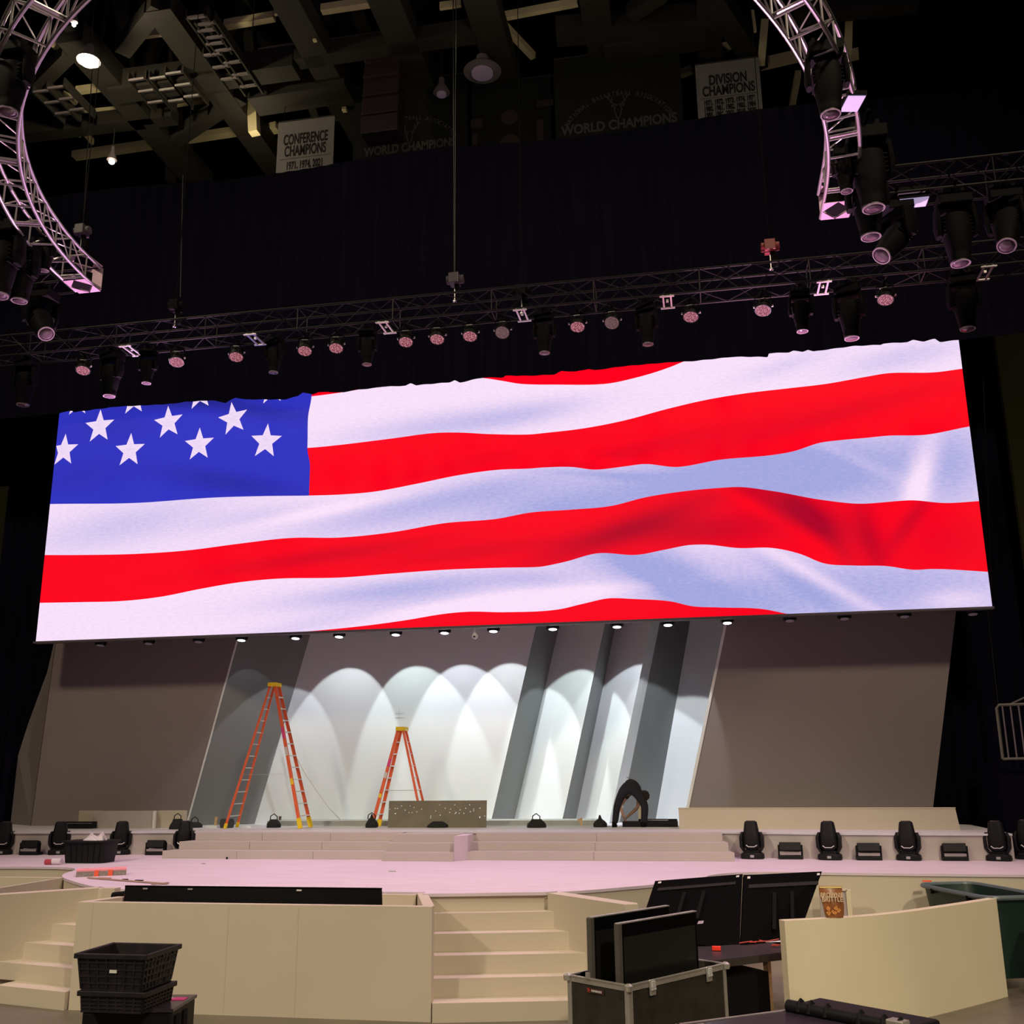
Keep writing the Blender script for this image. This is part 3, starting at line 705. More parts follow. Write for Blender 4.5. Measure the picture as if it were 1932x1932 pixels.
# white dome camera
c = thing('dome_camera', 'small white dome camera under the middle of the LED screen', 'camera', Vector((at(896, 1186, Y=23.04).x, 23.04, zB-.24)))
MB().cyl((0, 0, .05), (0, 0, .22), .04, n=14).build('mount', 'cctv', c)
MB().loft([ring(0, 0, z, r, r, 18) for z, r in ((.06, .05), (.0, .075), (-.04, .06), (-.065, .03))]).build('dome', 'cctv', c, smooth=True)
MB().cyl((0, -.055, -.015), (0, -.075, -.02), .022, n=12).build('lens', 'screenb', c)

# ------------------------------------------------------------------ curved trusses overhead
ZR = 13.35                       # lower chord height
zr = ZR-H
RC = Vector((-.485*zr, 1.70*zr, ZR)); RR = .745*zr; TW = .52
def cp(a, r, z): return Vector((r*cos(a), r*sin(a), z))
def arc_truss(label, a0, a1, sgn):
    RC, RR = (Vector((-.744*zr, 1.72*zr, ZR)), 1.0*zr) if sgn > 0 else (Vector((-.31*zr, 1.8255*zr, ZR)), .913*zr)
    t = thing('curved_truss', label, 'truss', RC); N = 44; n = 24 if sgn > 0 else 17
    pts = lambda r, z: [cp(a0+(a1-a0)*i/N, r, z)+Vector((0, 0, 0)) for i in range(N+1)]
    e0_, e1_ = (.30, .92) if sgn > 0 else (.0, .60)
    endv = Vector((0 if sgn > 0 else -.055, e1_, 0))      # straight end section running on away from the arc
    rs = (RR, RR+TW)
    for z in (0, TW):
        for r in rs:
            P_ = pts(r, z); MB().tube(P_, .034, 10).build('chord', 'rig', t, smooth=True)
            MB().cyl(P_[0], P_[0]+endv, .034, n=10).build('end_chord', 'rig', t, smooth=True)
    b2, b3, b4 = MB(), MB(), MB()
    for i in range(n+1):
        a = a0+(a1-a0)*i/n; an = a0+(a1-a0)*min(n, i+1)/n
        MB().cyl(cp(a, rs[0], 0), cp(a, rs[1], 0), .021, n=8).build('bottom_rung', 'rig', t)
        if i % 3 == 0: MB().box(cp(a, (rs[0]+rs[1])/2, .05), (TW, .09, .02), rz=a).build('cross_plate', 'rig', t)
        b2.cyl(cp(a, rs[0], TW), cp(a, rs[1], TW), .018, n=8)
        b3.cyl(cp(a, rs[0], 0), cp(a, rs[0], TW), .018, n=8); b4.cyl(cp(a, rs[1], 0), cp(a, rs[1], TW), .018, n=8)
        if i < n:
            b3.cyl(cp(a, rs[0], 0), cp(an, rs[0], TW), .016, n=8); b4.cyl(cp(a, rs[1], TW), cp(an, rs[1], 0), .016, n=8)
            b2.cyl(cp(a, rs[0], TW), cp(an, rs[1], TW), .014, n=8)
    for b, nm in ((b2, 'top_lacing'), (b3, 'inner_lacing'), (b4, 'outer_lacing')): b.build(nm, 'rig', t)
    # end plate with a diamond opening
    p = cp(a0, rs[0], -.04); q = cp(a0, rs[1], -.04)
    for j, zz in ((0, -.045), (1, TW+.03)):
        x0, x1 = sorted((p.x, q.x)); y0, y1 = p.y+e0_, p.y+e1_; mx, my = (x0+x1)/2, (y0+y1)/2
        e = MB()
        for cx_, cy_, ax, ay in ((x0, y0, mx, my), (x1, y0, mx, my), (x1, y1, mx, my), (x0, y1, mx, my)):
            e.slab([(cx_, cy_, zz), (mx, cy_, zz), (cx_, my, zz)], (0, 0, .012))
        if j == 0:
            MB().prism([(mx, y0+.03), (x1-.03, my), (mx, y1-.03), (x0+.03, my)], zz+.02, zz+.3).build('chain_bag', 'rubber', t)
        e.build('end_plate', 'purpleplate', t)
    MB().slab([(min(p.x, q.x), p.y+e1_+.01, 0), (max(p.x, q.x), p.y+e1_+.01, 0), (max(p.x, q.x), p.y+e1_+.01, TW), (min(p.x, q.x), p.y+e1_+.01, TW)], (0, .012, 0)).build('end_plate', 'purpleplate', t)
    return t
# angles measured at the ring centre; a0 is the stage end
arc_truss('right curved truss overhead, pink lit, open end pointing at the screen', 0, -radians(75), 1)
arc_truss('left curved truss overhead, pink lit, open end pointing at the screen', pi+.094, pi+radians(78), -1)

def hang(label, loc, sc, rz=0, tilt=0, pan=0, src=mv0, grp=None):
    o = copy_tree(src); o.location = loc; o.scale = (sc,)*3; o.rotation_euler = (0, 0, rz)
    for c in KIDS(o):
        if c.name.startswith('head'):
            c.rotation_euler = (Matrix.Rotation(pan, 4, 'Z') @ Matrix.Rotation(tilt, 4, 'X')).to_euler()
        if c.name.startswith('yoke'): c.rotation_euler = (0, 0, pan)
    setlab(o, '', label, 'moving light', grp); return o
mvg = 'moving heads in the overhead rig'
hang('tall black moving head inside the right curved truss near its top', at(1555, 90, z=ZR+.2), 1.15, grp=mvg)
hang('long black moving head hanging beside the lower end of the right curved truss', at(1633, 250, z=ZR+.6), 1.5, grp=mvg)
hang('black moving head hanging just below the right curved truss end', at(1630, 320, z=ZR+.2), 1.35, grp=mvg)
hang('small black moving head inside the right curved truss above its end plate', at(1590, 285, z=ZR+.3), .8, grp=mvg)
hang('black moving head inside the left curved truss beside the lit roof lamp', at(30, 90, z=ZR+.3), 1.1, grp=mvg)
hang('black moving head low inside the left curved truss at the frame edge', at(12, 425, z=ZR+.2), 1.5, grp=mvg)
hang('black moving head hanging below the left curved truss beside its end', at(48, 465, z=ZR+.1), 1.2, grp=mvg)
hang('black moving head tucked inside the left curved truss just above its end', at(90, 452, z=ZR+.4), .7, grp=mvg)

# straight side trusses at the ring ends
ys = 1.745*zr+.0
zs = ZR
st1 = box_truss('lighting_truss', 'straight truss running right from the right curved truss end', (.256*zr+TW+.1, ys, zs), (13.5, ys, zs), .55, .55, 'rigd', .6)
st2 = box_truss('lighting_truss', 'straight truss running left from the left curved truss end', (-22, ys, zs), (-1.222*zr-TW-.1, ys, zs), .55, .55, 'rigd', .6)
yb = ys+.3
def onz_(px, py): p = at(px, py, Y=yb); return Vector((p.x, yb, zs-.05))
hang('black moving head under the right side truss with its bright lens tilted to the left', onz_(1690, 400), 1.35, tilt=-.75, pan=-1.0, grp=mvg)
hang('large black moving head pointing down under the middle of the right side truss', onz_(1795, 360), 1.35, grp=mvg)
hang('black moving head at the far right of the right side truss', onz_(1893, 370), 1.3, tilt=-.5, pan=-.5, grp=mvg)
hang('black moving head under the left side truss with its bright lens turned to the camera', onz_(80, 560), 1.3, tilt=-.75, pan=1.0, grp=mvg)
def lpanel(label, px, py, wx, wy, Y=None, z=None, rz=0, m='lilac'):
    p = at(px, py, Y=Y) if Y else at(px, py, z=z)
    t = thing('strobe_panel', label, 'strobe light', p, rz)
    MB().box((0, 0, .05), (wx+.04, wy+.04, .08)).build('housing', 'blackm', t)
    MB().box((0, 0, .005), (wx, wy, .015)).build('light_panel', m, t)
    return t
M['lilac_dim'] = mat('dim glowing pink panel', (.5, .3, .4), .5, emit=(.5, .3, .4), estr=.25)  # weak pinkish glow put in as emission
lpanel('bright lilac rectangular light panel on the right side truss', 1722, 383, .52, .34, z=zs-.12)
lpanel('small dim pink bar light above the lilac panel on the right side truss', 1720, 364, .48, .12, z=zs+.05, m='lilac_dim')
lpanel('small lilac square panel on the right curved truss', 1609, 196, .28, .40, z=ZR-.05, rz=.2)
lpanel('dull pinkish rectangular panel on the left side truss', 47, 560, .42, .2, z=zs-.1, m='lilac_dim')
lpanel('small lilac reflector plate left of the tilted moving head', 1655, 408, .17, .28, z=zs-.25)  # lit yoke piece put in as a glowing plate
lpanel('small lilac reflector plate right of the tilted moving head', 1690, 402, .15, .22, z=zs-.25)  # second lit yoke piece, also a glowing plate

# hoist motors and their chains
def hoist(label, px, py, Y, top, tint='blackm', sc=1):
    p = at(px, py, Y=Y); t = thing('chain_hoist', label, 'chain hoist', p)
    MB().box((0, 0, 0), (.22*sc, .3*sc, .24*sc)).cyl((-.18*sc, 0, 0), (.2*sc, 0, 0), .10*sc, n=14).build('motor_body', tint, t, bevel=.01)
    MB().tube([(.05*sc, 0, -.12*sc), (.07*sc, .05*sc, -.3*sc), (.12*sc, 0, -.45*sc)], [.05*sc, .08*sc, .05*sc], 8).build('chain_bag', 'rubber', t)
    MB().cyl((0, 0, .12*sc), (0, 0, top-p.z), .009, n=6).build('chain', 'rigd' if px in (858, 155) else 'rubber', t)
    MB().cyl((0, 0, -.12*sc), (0, 0, -.5*sc), .012, n=6).cyl((0, 0, -.5*sc), (0, 0, -.53*sc), .04*sc, n=10).build('hook', 'galv', t)
    return t
M['hoistgrey'] = mat('grey hoist casing', (.10, .08, .10), .4)  # even grey casing colour
M['hoistred'] = mat('red hoist casing', (.25, .03, .04), .4)  # even red casing colour
hoist('black chain hoist in the middle above the front truss', 858, 528, 20.3, 27, 'hoistgrey')
hoist('reddish chain hoist above the right part of the front truss', 1452, 466, 20.3, 27, 'hoistred')
hoist('dark chain hoist above the left part of the front truss', 332, 578, 20.3, 27)
hoist('grey chain hoist beside the left curved truss', 155, 436, 19.5, 27, 'hoistgrey')
hoist('black chain hoist sitting on top of the front truss near the centre', 984, 550, 20.3, 27)

# added pink spots that stand in for screen light on the deck
for x in (-13, -9, -5.5, -2, 2, 5):
    light('SPOT', (x+.4, YT-.35, ZT-.1), (x*.8-1, 17.3, h1), 950, PINK, size=.02, angle=62, blend=.7, name='added_pink_wash')
# added pink spots in mid-air stand in for screen light on the curved trusses
light('SPOT', (1.5, 22.0, 8.0), (2.6, 17.5, ZR), 3000, (1, .50, .82), size=.02, angle=75, blend=.6, name='truss_pink_fill')
light('SPOT', (-12.5, 22.0, 8.0), (-12.8, 17, ZR), 3400, (1, .50, .82), size=.02, angle=75, blend=.6, name='truss_pink_fill')

# ------------------------------------------------------------------ floor moving heads and battens on the deck
def make_floor_mover():
    t = thing('moving_light', 'x', 'moving light')
    MB().loft([ring(0, 0, z, rx, ry, 20, 4) for z, rx, ry in ((0, .205, .16), (.03, .22, .17), (.10, .21, .165), (.125, .17, .14))]).build('base', 'black', t, smooth=True)
    MB().box((0, -.172, .06), (.07, .01, .05)).build('display_panel', mat('grey menu display', (.35, .34, .36), .3), t)
    y = MB(); y.box((0, 0, .15), (.24, .16, .06))
    for s_ in (-1, 1): y.loft([ring(s_*.14, 0, .14, .03, .10, 12, 3), ring(s_*.19, 0, .24, .035, .13, 12, 3), ring(s_*.195, 0, .44, .035, .12, 12, 3), ring(s_*.165, 0, .54, .025, .08, 12, 3)])
    y.build('yoke', 'black', t, smooth=True)
    hd = MB(); hd.loft([ring(0, 0, z, rx, ry, 24, 3.2) for z, rx, ry in ((.18, .10, .10), (.24, .155, .14), (.45, .155, .15), (.55, .142, .13), (.70, .122, .115), (.745, .112, .105), (.76, .09, .085))])
    hd.build('head', 'black', t, smooth=True)
    MB().tube([(-.10, -.158, .285), (-.06, -.168, .25), (.05, -.168, .25), (.10, -.158, .285)], .009, 6).build('handle', 'galv', t)
    MB().cyl((0, 0, .755), (0, 0, .775), .08, n=20).build('lens', 'glasslens', t)
    return t
fm0 = make_floor_mover()
fms = [(-2, 1613, 'cut by the left frame edge'), (104, 1613, 'behind the black tote, on its left'), (221, 1613, 'just right of the black tote'), (342, 1613, 'beside the left end of the wide stairs'),
       (1421, 1621, 'beside the right end of the wide stairs'), (1568, 1623, 'second from the stairs on the right'), (1718, 1624, 'third from the stairs on the right'), (1889, 1625, 'fourth from the stairs, near the right frame edge'), (1946, 1622, 'cut by the right frame edge')]
for i, (px, py, lb) in enumerate(fms):
    p = at(px, py, z=h1); o = fm0 if i == 0 else copy_tree(fm0)
    o.location = (p.x, p.y+.12, h1+.001); o.scale = (1.02, 1.0, .90)
    o.rotation_euler = (0, 0, [.4, .5, .35, .1, -.1, -.2, -.25, -.3, -.3][i])
    setlab(o, '', 'black moving head standing on the deck, '+lb, 'moving light', 'moving heads standing on the stage deck')
def make_batten():
    t = thing('blinder_light', 'x', 'stage light')
    MB().box((0, .05, .035), (.50, .22, .07)).build('base', 'black', t, bevel=.01)
    for s_ in (-1, 1): MB().box((s_*.235, .0, .16), (.03, .10, .22)).build('side_arm', 'blackm', t)
    MB().box((0, 0, .235), (.44, .12, .16), rx=-.25).build('lamp_head', 'black', t, bevel=.01)
    MB().box((0, -.062, .11), (.42, .01, .05)).build('lower_strip', 'rimlit', t)
    return t
bt0 = make_batten()
for i, (px, py, lb) in enumerate([(50, 1614, 'near the left frame edge'), (289, 1614, 'between two moving heads left of the stairs'), (1493, 1622, 'nearest the stairs on the right side'), (1642, 1624, 'second from the stairs on the right side'), (1805, 1625, 'third from the stairs on the right side')]):
    p = at(px, py, z=h1); o = bt0 if i == 0 else copy_tree(bt0)
    o.location = (p.x, p.y+.1, h1+.001); o.scale = (.9, .95, .95)
    setlab(o, '', 'low black blinder block light on the deck, '+lb, 'stage light', 'low block lights on the stage deck')
# a dark smoke machine-like case standing behind the right mover
# ------------------------------------------------------------------ ladders
def ladder(label, foot_l, foot_r, apex, rungs, wbot, wtop, stepside, height):
    """twin-sided stepladder: frames meet at apex; rails of a frame are separated along depth"""
    base = (Vector(foot_l)+Vector(foot_r))/2; t = thing('stepladder', label, 'ladder', base)
    hs = (Vector(foot_r)-Vector(foot_l)).length/2; hh = height
    for s_, nm in ((-1, 'left'), (1, 'right')):
        steps = (s_ == stepside)
        ft = Vector((s_*hs, 0, 0)); tp = Vector((s_*.06, 0, hh))
        for e in (-1, 1):
            a = ft+Vector((0, e*wbot/2, 0)); c = tp+Vector((0, e*wtop/2, 0))
            MB().bar(a+(c-a)*.03, c, .075 if steps else .05, .03, up=(0, 1, 0)).build('rail', 'orange', t)
            if steps:
                MB().bar(a, a+(c-a)*.07, .095, .05, up=(0, 1, 0)).build('foot', 'yellow', t)
            else:
                MB().bar(a, a+(c-a)*.035, .06, .05, up=(0, 1, 0)).build('foot', 'yellow', t)
        r = MB()
        for k in range(1, rungs+1):
            f = k/(rungs+1); a = ft+(tp-ft)*f; w_ = wbot+(wtop-wbot)*f
            if steps: MB().box(a, (.085, w_, .025)).build('step', 'rung', t)
            else: MB().cyl(a-Vector((0, w_/2, 0)), a+Vector((0, w_/2, 0)), .012, n=8).build('rung', 'rung', t)
    for e in (-1, 1):
        f = .37; w_ = wbot+(wtop-wbot)*f
        MB().bar((-hs*(1-f), e*w_/2, hh*f), (hs*(1-f), e*w_/2, hh*f), .018, .006).build('spreader_bar', 'galv', t)
    MB().box((0, 0, hh+.03), (.22, wtop+.10, .09)).build('top_cap', 'yellow', t, bevel=.012)
    sd = Vector((stepside*hs, -wbot/2-.018, 0)); tc = Vector((stepside*.06, -wtop/2-.018, hh))
    for f0, f1, m in ((.62, .70, 'label'), (.5, .56, 'wlabel'), (.30, .34, 'yellow')):
        MB().bar(sd+(tc-sd)*f0, sd+(tc-sd)*f1, .06, .004, up=(0, 1, 0)).build('sticker', m, t)
    return t
YL = 23.15
fl_, fr_ = at(436, 1558, z=U), at(576, 1556, z=U); ym = (fl_.y+fr_.y)/2
ym = 22.85
A = at(436, 1557, Y=ym); B = at(577, 1557, Y=ym); A.z = B.z = U+.003
topz = at(511, 1291, Y=ym).z
ladder('taller orange stepladder with yellow cap, left of the white panel', A, B, None, 11, .62, .22, 1, topz-U-.05)
A = at(708, 1554, Y=23.36); B = at(804, 1554, Y=23.36); A.z = B.z = U+.003
topz = at(757, 1374, Y=23.36).z
ladder('shorter orange stepladder with yellow cap, standing behind the perforated board', A, B, None, 7, .50, .22, -1, topz-U-.05)
# cable looping from the tall ladder
pts = [at(x, y, Y=24.2) for x, y in ((541, 1357), (548, 1395), (560, 1430), (578, 1462), (600, 1495), (622, 1525), (645, 1549), (655, 1553))]
c = MB().tube(pts, .014, 8).build('cable', 'cable', smooth=True); tag(c, 'thin pale cable sagging to the stage floor right of the tall ladder', 'cable')
c = MB().tube([at(438, 1275, Y=24.3)+Vector((0, 0, 0)), at(434, 1290, Y=24.3)], .001, 4) if False else None

# ------------------------------------------------------------------ person bending over
def person():
    P0 = at(1188, 1561, z=U); yk = P0.y+.05
    t = thing('person', 'person in dark clothes bending over with feet apart, reaching down between the legs', 'person', (P0.x, yk, U))
    L = t.location
    def q(px, py, dy=0): p = at(px, py, Y=yk+dy); return p-L
    V = {}
    pel = q(1186, 1483, 0)
    joints = [('pel', pel, .125, .13), ('hl', q(1176, 1490, 0), .10, .11), ('kl', q(1164, 1522, -.06), .068, .075), ('al', q(1161, 1553, .04), .050, .055),
              ('hr', q(1197, 1491, 0), .10, .11), ('kr', q(1214, 1519, -.02), .068, .075), ('ar', q(1213, 1553, .08), .050, .055),
              ('sp', q(1191, 1479, .22), .135, .12), ('ch', q(1200, 1485, .42), .15, .12), ('nk', q(1206, 1493, .56), .06, .06)]
    def skin(name, js, edges, m, root=0, lev=2):
        me = bpy.data.meshes.new(name); me.from_pydata([tuple(j[1]) for j in js], edges, [])
        me.materials.append(M[m]); o = bpy.data.objects.new(name, me); COL.objects.link(o); o.parent = t
        sk = o.modifiers.new('skin', 'SKIN'); sk.use_smooth_shade = True
        lay = me.skin_vertices[0] if me.skin_vertices else None
        if lay is None:
            bpy.context.view_layer.objects.active = o
            lay = me.skin_vertices.new().data if hasattr(me.skin_vertices, 'new') else None
        for v, j in zip(me.skin_vertices[0].data, js): v.radius = (j[2], j[3])
        me.skin_vertices[0].data[root].use_root = True
        sb = o.modifiers.new('sub', 'SUBSURF'); sb.levels = lev; sb.render_levels = lev
        return o
    def skin2(name, js, edges, m, root=0, lev=2):
        me = bpy.data.meshes.new(name); bm = bmesh.new(); ly = bm.verts.layers.skin.verify()
        vs = [bm.verts.new(j[1]) for j in js]
        for v, j in zip(vs, js): v[ly].radius = (j[2], j[3])
        vs[root][ly].use_root = True
        for a, b in edges: bm.edges.new((vs[a], vs[b]))
        bm.to_mesh(me); bm.free(); me.materials.append(M[m])
        o = bpy.data.objects.new(name, me); COL.objects.link(o); o.parent = t
        sk = o.modifiers.new('skin', 'SKIN'); sk.use_smooth_shade = True
        sb = o.modifiers.new('sub', 'SUBSURF'); sb.levels = lev; sb.render_levels = lev
        return o
    hd = q(1207, 1497, .60); hand = q(1174, 1547, .30); elb = q(1203, 1524, .30); shr = q(1207, 1493, .42)
    shl = q(1187, 1495, .44); elb2 = q(1170, 1522, .34); hand2 = q(1179, 1549, .26)
    # body: one continuous figure, arms and neck and head
    js = [('p', pel, .10, .10), ('s', q(1191, 1480, .22), .11, .10), ('c', q(1199, 1486, .42), .12, .10), ('n', q(1206, 1497, .55), .055, .055), ('h', q(1214, 1501, .62), .085, .09), ('h2', q(1214, 1508, .66), .06, .07),
          ('sr', shr, .055, .055), ('er', elb, .040, .040), ('wr', q(1181, 1543, .30), .027, .03),
          ('sl', shl, .055, .055), ('el', elb2, .040, .040), ('wl', q(1178, 1544, .27), .027, .03),
          ('hl', q(1177, 1492, 0), .08, .08), ('kl', q(1164, 1522, -.05), .055, .06), ('al', q(1161, 1555, .05), .04, .045),
          ('hr', q(1197, 1492, 0), .08, .08), ('kr', q(1214, 1519, -.01), .055, .06), ('ar', q(1213, 1555, .08), .04, .045)]
    ed = [(0, 1), (1, 2), (2, 3), (3, 4), (4, 5), (2, 6), (6, 7), (7, 8), (2, 9), (9, 10), (10, 11), (0, 12), (12, 13), (13, 14), (0, 15), (15, 16), (16, 17)]
    skin2('body', js, ed, 'skin')
    # trousers
    js = [('p', pel+Vector((0, .02, 0)), .135, .135), ('hl', q(1176, 1490, 0), .112, .112), ('kl', q(1164, 1521, -.05), .082, .085), ('al', q(1160, 1555, .05), .066, .07),
          ('hr', q(1199, 1491, 0), .118, .118), ('kr', q(1217, 1519, -.01), .088, .09), ('ar', q(1215, 1555, .08), .070, .074), ('w', q(1189, 1479, .14), .135, .12)]
    skin2('trousers', js, [(0, 1), (1, 2), (2, 3), (0, 4), (4, 5), (5, 6), (0, 7)], 'cloth')
    js = [('w', q(1186, 1479, .03), .145, .13), ('s', q(1192, 1480, .24), .15, .13), ('c', q(1199, 1486, .42), .16, .12), ('n', q(1204, 1492, .52), .09, .08),
          ('sr', shr, .08, .075), ('ur', (shr+elb)/2, .065, .06), ('sl', shl, .08, .075), ('ul', (shl+elb2)/2, .06, .055)]
    skin2('shirt', js, [(0, 1), (1, 2), (2, 3), (2, 4), (4, 5), (2, 6), (6, 7)], 'shirt')
    MB().tube([q(1183, 1470, .05)+Vector((0, 0, .03)), q(1189, 1468, .2), q(1196, 1474, .3)+Vector((0, -.05, .02)), q(1203, 1487, .30)], .012, 6).build('strap', mat('pale grey strap', (.3, .3, .32), .7), t)
    # hair cap on the hanging head
    hc = q(1214, 1500, .62)+Vector((0.02, 0, .0)); b = MB()
    b.loft([ring(hc.x, hc.y, hc.z+z, r, r, 16) for z, r in ((.10, .04), (.07, .09), (.0, .118), (-.07, .108), (-.12, .06))]); b.build('hair', 'hair', t, smooth=True)
    # hands: palm and five fingers each, closing on the floor piece
    for nm, wr, dirx in (('hand', q(1181, 1543, .30), -1), ('hand', q(1178, 1544, .27), 1)):
        pv = wr+Vector((dirx*.03, -.01, -.065)); hb = [('w', wr, .026, .02), ('p', pv, .036, .018)]; e = [(0, 1)]
        for k in range(4):
            kb = pv+Vector((-.03+.02*k, 0, -.03)); ln = (.036, .043, .04, .03)[k]
            hb += [('k', kb, .0095, .0095), ('m', kb+Vector((0, -.012, -ln)), .009, .009), ('t', kb+Vector((0, .005, -ln*1.75)), .007, .007)]
            i0 = len(hb)-3; e += [(1, i0), (i0, i0+1), (i0+1, i0+2)]
        th = wr+Vector((dirx*.02, -.03, -.04)); hb += [('a', th, .011, .011), ('b', th+Vector((dirx*.02, -.03, -.03)), .009, .009)]; i0 = len(hb)-2; e += [(0, i0), (i0, i0+1)]
        skin2(nm, hb, e, 'skin', 0, 1)
    for px, dy in ((1159, .02), (1214, .05)):
        f = q(px, 1559, dy); f.z = 0
        b = MB(); b.loft([ring(f.x, f.y+.07, z, rx, ry, 16, 2.6) for z, rx, ry in ((.001, .055, .145), (.03, .057, .15), (.06, .05, .12))]); b.loft([ring(f.x, f.y, z, rx, ry, 16) for z, rx, ry in ((.05, .05, .07), (.11, .045, .055))]); b.build('shoe', 'rubber', t, smooth=True)
person()

# ------------------------------------------------------------------ things on the upper stage
# perforated board
b0, b1 = at(732, 1557, Y=22.98), at(918, 1557, Y=22.98); tl = at(730, 1512, Y=23.03)
t = thing('perforated_board', 'taupe plywood board pierced with small bright holes, leaning in front of the white wall', 'board', (b0.x, 22.96, U+.001))
W_, Hh = b1.x-b0.x, .50*1.0; Hh = tl.z-U
nx, nz = int(W_/.018), int(Hh/.018); g = MB(); holes = set()
hp_ = [(744, 1524), (748, 1524), (756, 1520), (763, 1527), (772, 1520), (771, 1531), (795, 1526), (829, 1519), (840, 1524), (848, 1531), (858, 1519), (868, 1527), (878, 1524), (886, 1519), (893, 1526), (905, 1524), (813, 1537), (812, 1539), (745, 1532), (744, 1533), (777, 1531), (831, 1535), (859, 1532), (860, 1531), (867, 1533), (906, 1538), (905, 1540), (914, 1537), (906, 1539), (850, 1525), (733, 1526), (894, 1528), (780, 1522), (785, 1530), (822, 1528), (875, 1532), (887, 1530)]
for a, c in hp_: holes.add((int((a-731)/187*nx), int((1556-c)/44*nz)))
for j_ in range(nx):
    for k in range(nz):
        if (j_, k) in holes: continue
        x0, x1, z0, z1 = W_*j_/nx, W_*(j_+1)/nx, Hh*k/nz, Hh*(k+1)/nz
        g.add([(x0, z0*.12, z0), (x1, z0*.12, z0), (x1, z1*.12, z1), (x0, z1*.12, z1)], [(0, 1, 2, 3)])
g.build('board', 'olive', t)
MB().slab([(0, Hh*.12, Hh), (W_, Hh*.12, Hh), (W_, Hh*.12+.02, Hh), (0, Hh*.12+.02, Hh)], (0, 0, .01)).build('top_edge', 'olive', t)
MB().box((W_-.27, .035, .09), (.07, .02, .17)).build('cleat', 'olive', t)

def bag(label, px, py, w, h, d, handle=True, shape=0, Yf=None):
    p = at(px, py, z=U); t = thing('tool_bag', label, 'bag', (p.x, p.y+d/2, U+.001))
    secs = []
    for z, s_, sh in ((0, .96, 0), (.15, 1.0, 0), (.45, .96, .02), (.75, .7, .03), (1.0, .35 if shape else .5, 0)):
        r = ring(sh*w, 0, z*h, w/2*s_, d/2*s_, 18, 3)
        secs.append([v+Vector((random.uniform(-.012, .012), random.uniform(-.01, .01), 0)) for v in r])
    MB().loft(secs).build('bag_body', 'bag', t, smooth=True)
    if handle: MB().tube([(-.09, 0, h*.9), (-.08, 0, h+.07), (0, 0, h+.12), (.08, 0, h+.06), (.08, 0, h*.9)], .012, 8).build('handle', 'bag', t, smooth=True)
    if shape == 1: MB().tube([(0, 0, h*.9), (.0, 0, h+.09)], [.05, .015], 8).build('tied_neck', 'bag', t, smooth=True)
    return t
bag('black open tool bag with a loop handle at the right foot of the tall ladder', 512, 1562, .32, .18, .24)
bag('black tool bag at the left foot of the short ladder', 698, 1562, .28, .20, .22, True, 1)
bag('low rounded black bag in front of the perforated board', 823, 1562, .48, .13, .3, False)
bag('slumped black bag with a pale strap, left of the thin cardboard piece', 1010, 1562, .42, .17, .3, True)
bag('tied-up black sack left of the bending person', 1131, 1561, .30, .16, .28, False, 1)
bag('black tote bag with handles in front of the left low wall', 328, 1565, .34, .22, .28)
bag('dark soft bag lying at the edge of the white recess, left', 362, 1562, .34, .12, .25, True)
p = at(436, 1561, z=U); t = thing('bucket_bag', 'grey sagging tool pouch hooked on the left foot of the tall ladder', 'bag', (p.x, p.y-.22, U+.001))
MB().loft([ring(0, 0, z, rx, .12, 16, 3) for z, rx in ((0, .14), (.08, .16), (.17, .15), (.20, .12))]).build('bag_body', mat('dark grey pouch cloth', (.05, .05, .055), .85, bump=.3), t, smooth=True)
t = thing('cardboard_piece', 'small torn brown cardboard piece standing left of the tied sack', 'cardboard', at(1096, 1556, z=U+.02)+Vector((0, -.25, 0)))
MB().slab([(-.05, 0, .13), (.06, 0, .16), (.06, 0, -.02), (.02, 0, 0), (.01, 0, .06)], (0, .02, 0)).build('sheet', 'wood', t)
p = at(1232, 1548, z=U)
t = thing('spray_can', 'small pale timber block standing behind the black equipment trough', 'block', at(1205, 1560, z=U)+Vector((0, .1, 0)))
t.name = 'timber_block'
MB().box((0, .35, .2), (.06, .05, .40)).build('block', mat('pale timber', (.75, .68, .5), .7), t)
# black trough
p0 = at(1172, 1562, z=U); p1 = at(1282, 1562, z=U)
t = thing('equipment_trough', 'long low black equipment case beside the bending person', 'equipment case', (p0.x, p0.y+.30, U+.001))
w_ = p1.x-p0.x-.05
MB().box((w_/2, .2, .055), (w_, .34, .11)).build('case_body', 'black', t)
MB().box((w_*.64, .25, .13), (w_*.70, .2, .05)).build('case_lid', 'black', t)
MB().box((w_*.62, .14, .135), (w_*.42, .01, .014)).build('metal_strip', 'galv', t)
# left: dark case beside the left low wall and small items
p0 = at(122, 1563, z=U); p1 = at(180, 1563, z=U)
t = thing('equipment_case', 'low black box standing left of the left low wall', 'equipment case', (p0.x, p0.y-.15, U+.001))
MB().box(((p1.x-p0.x)/2, .1, .08), (p1.x-p0.x, .2, .15)).build('case_body', 'black', t, bevel=.008)
MB().box(((p1.x-p0.x)/2, -.004, .12), (p1.x-p0.x-.02, .004, .01)).build('lid_seam', 'rimlit', t)
t = thing('paint_tray', 'small white tray with a timber offcut near the white recess corner', 'tray', at(401, 1562, z=U)+Vector((0, .05, .001)))
MB().box((-.02, 0, .025), (.26, .16, .05)).build('tray', 'wallwhite', t)
MB().box((.06, -.02, .14), (.05, .05, .2), ry=.08).build('offcut', 'wood', t)
t = thing('cloth_rag', 'crumpled white rag lying right of the ladder foot', 'rag', at(462, 1562, z=U)+Vector((0, .08, .001)))
MB().loft([ring(0, 0, z, rx, .05, 12) for z, rx in ((0, .12), (.025, .10), (.045, .05))]).build('rag', 'wallwhite', t, smooth=True)
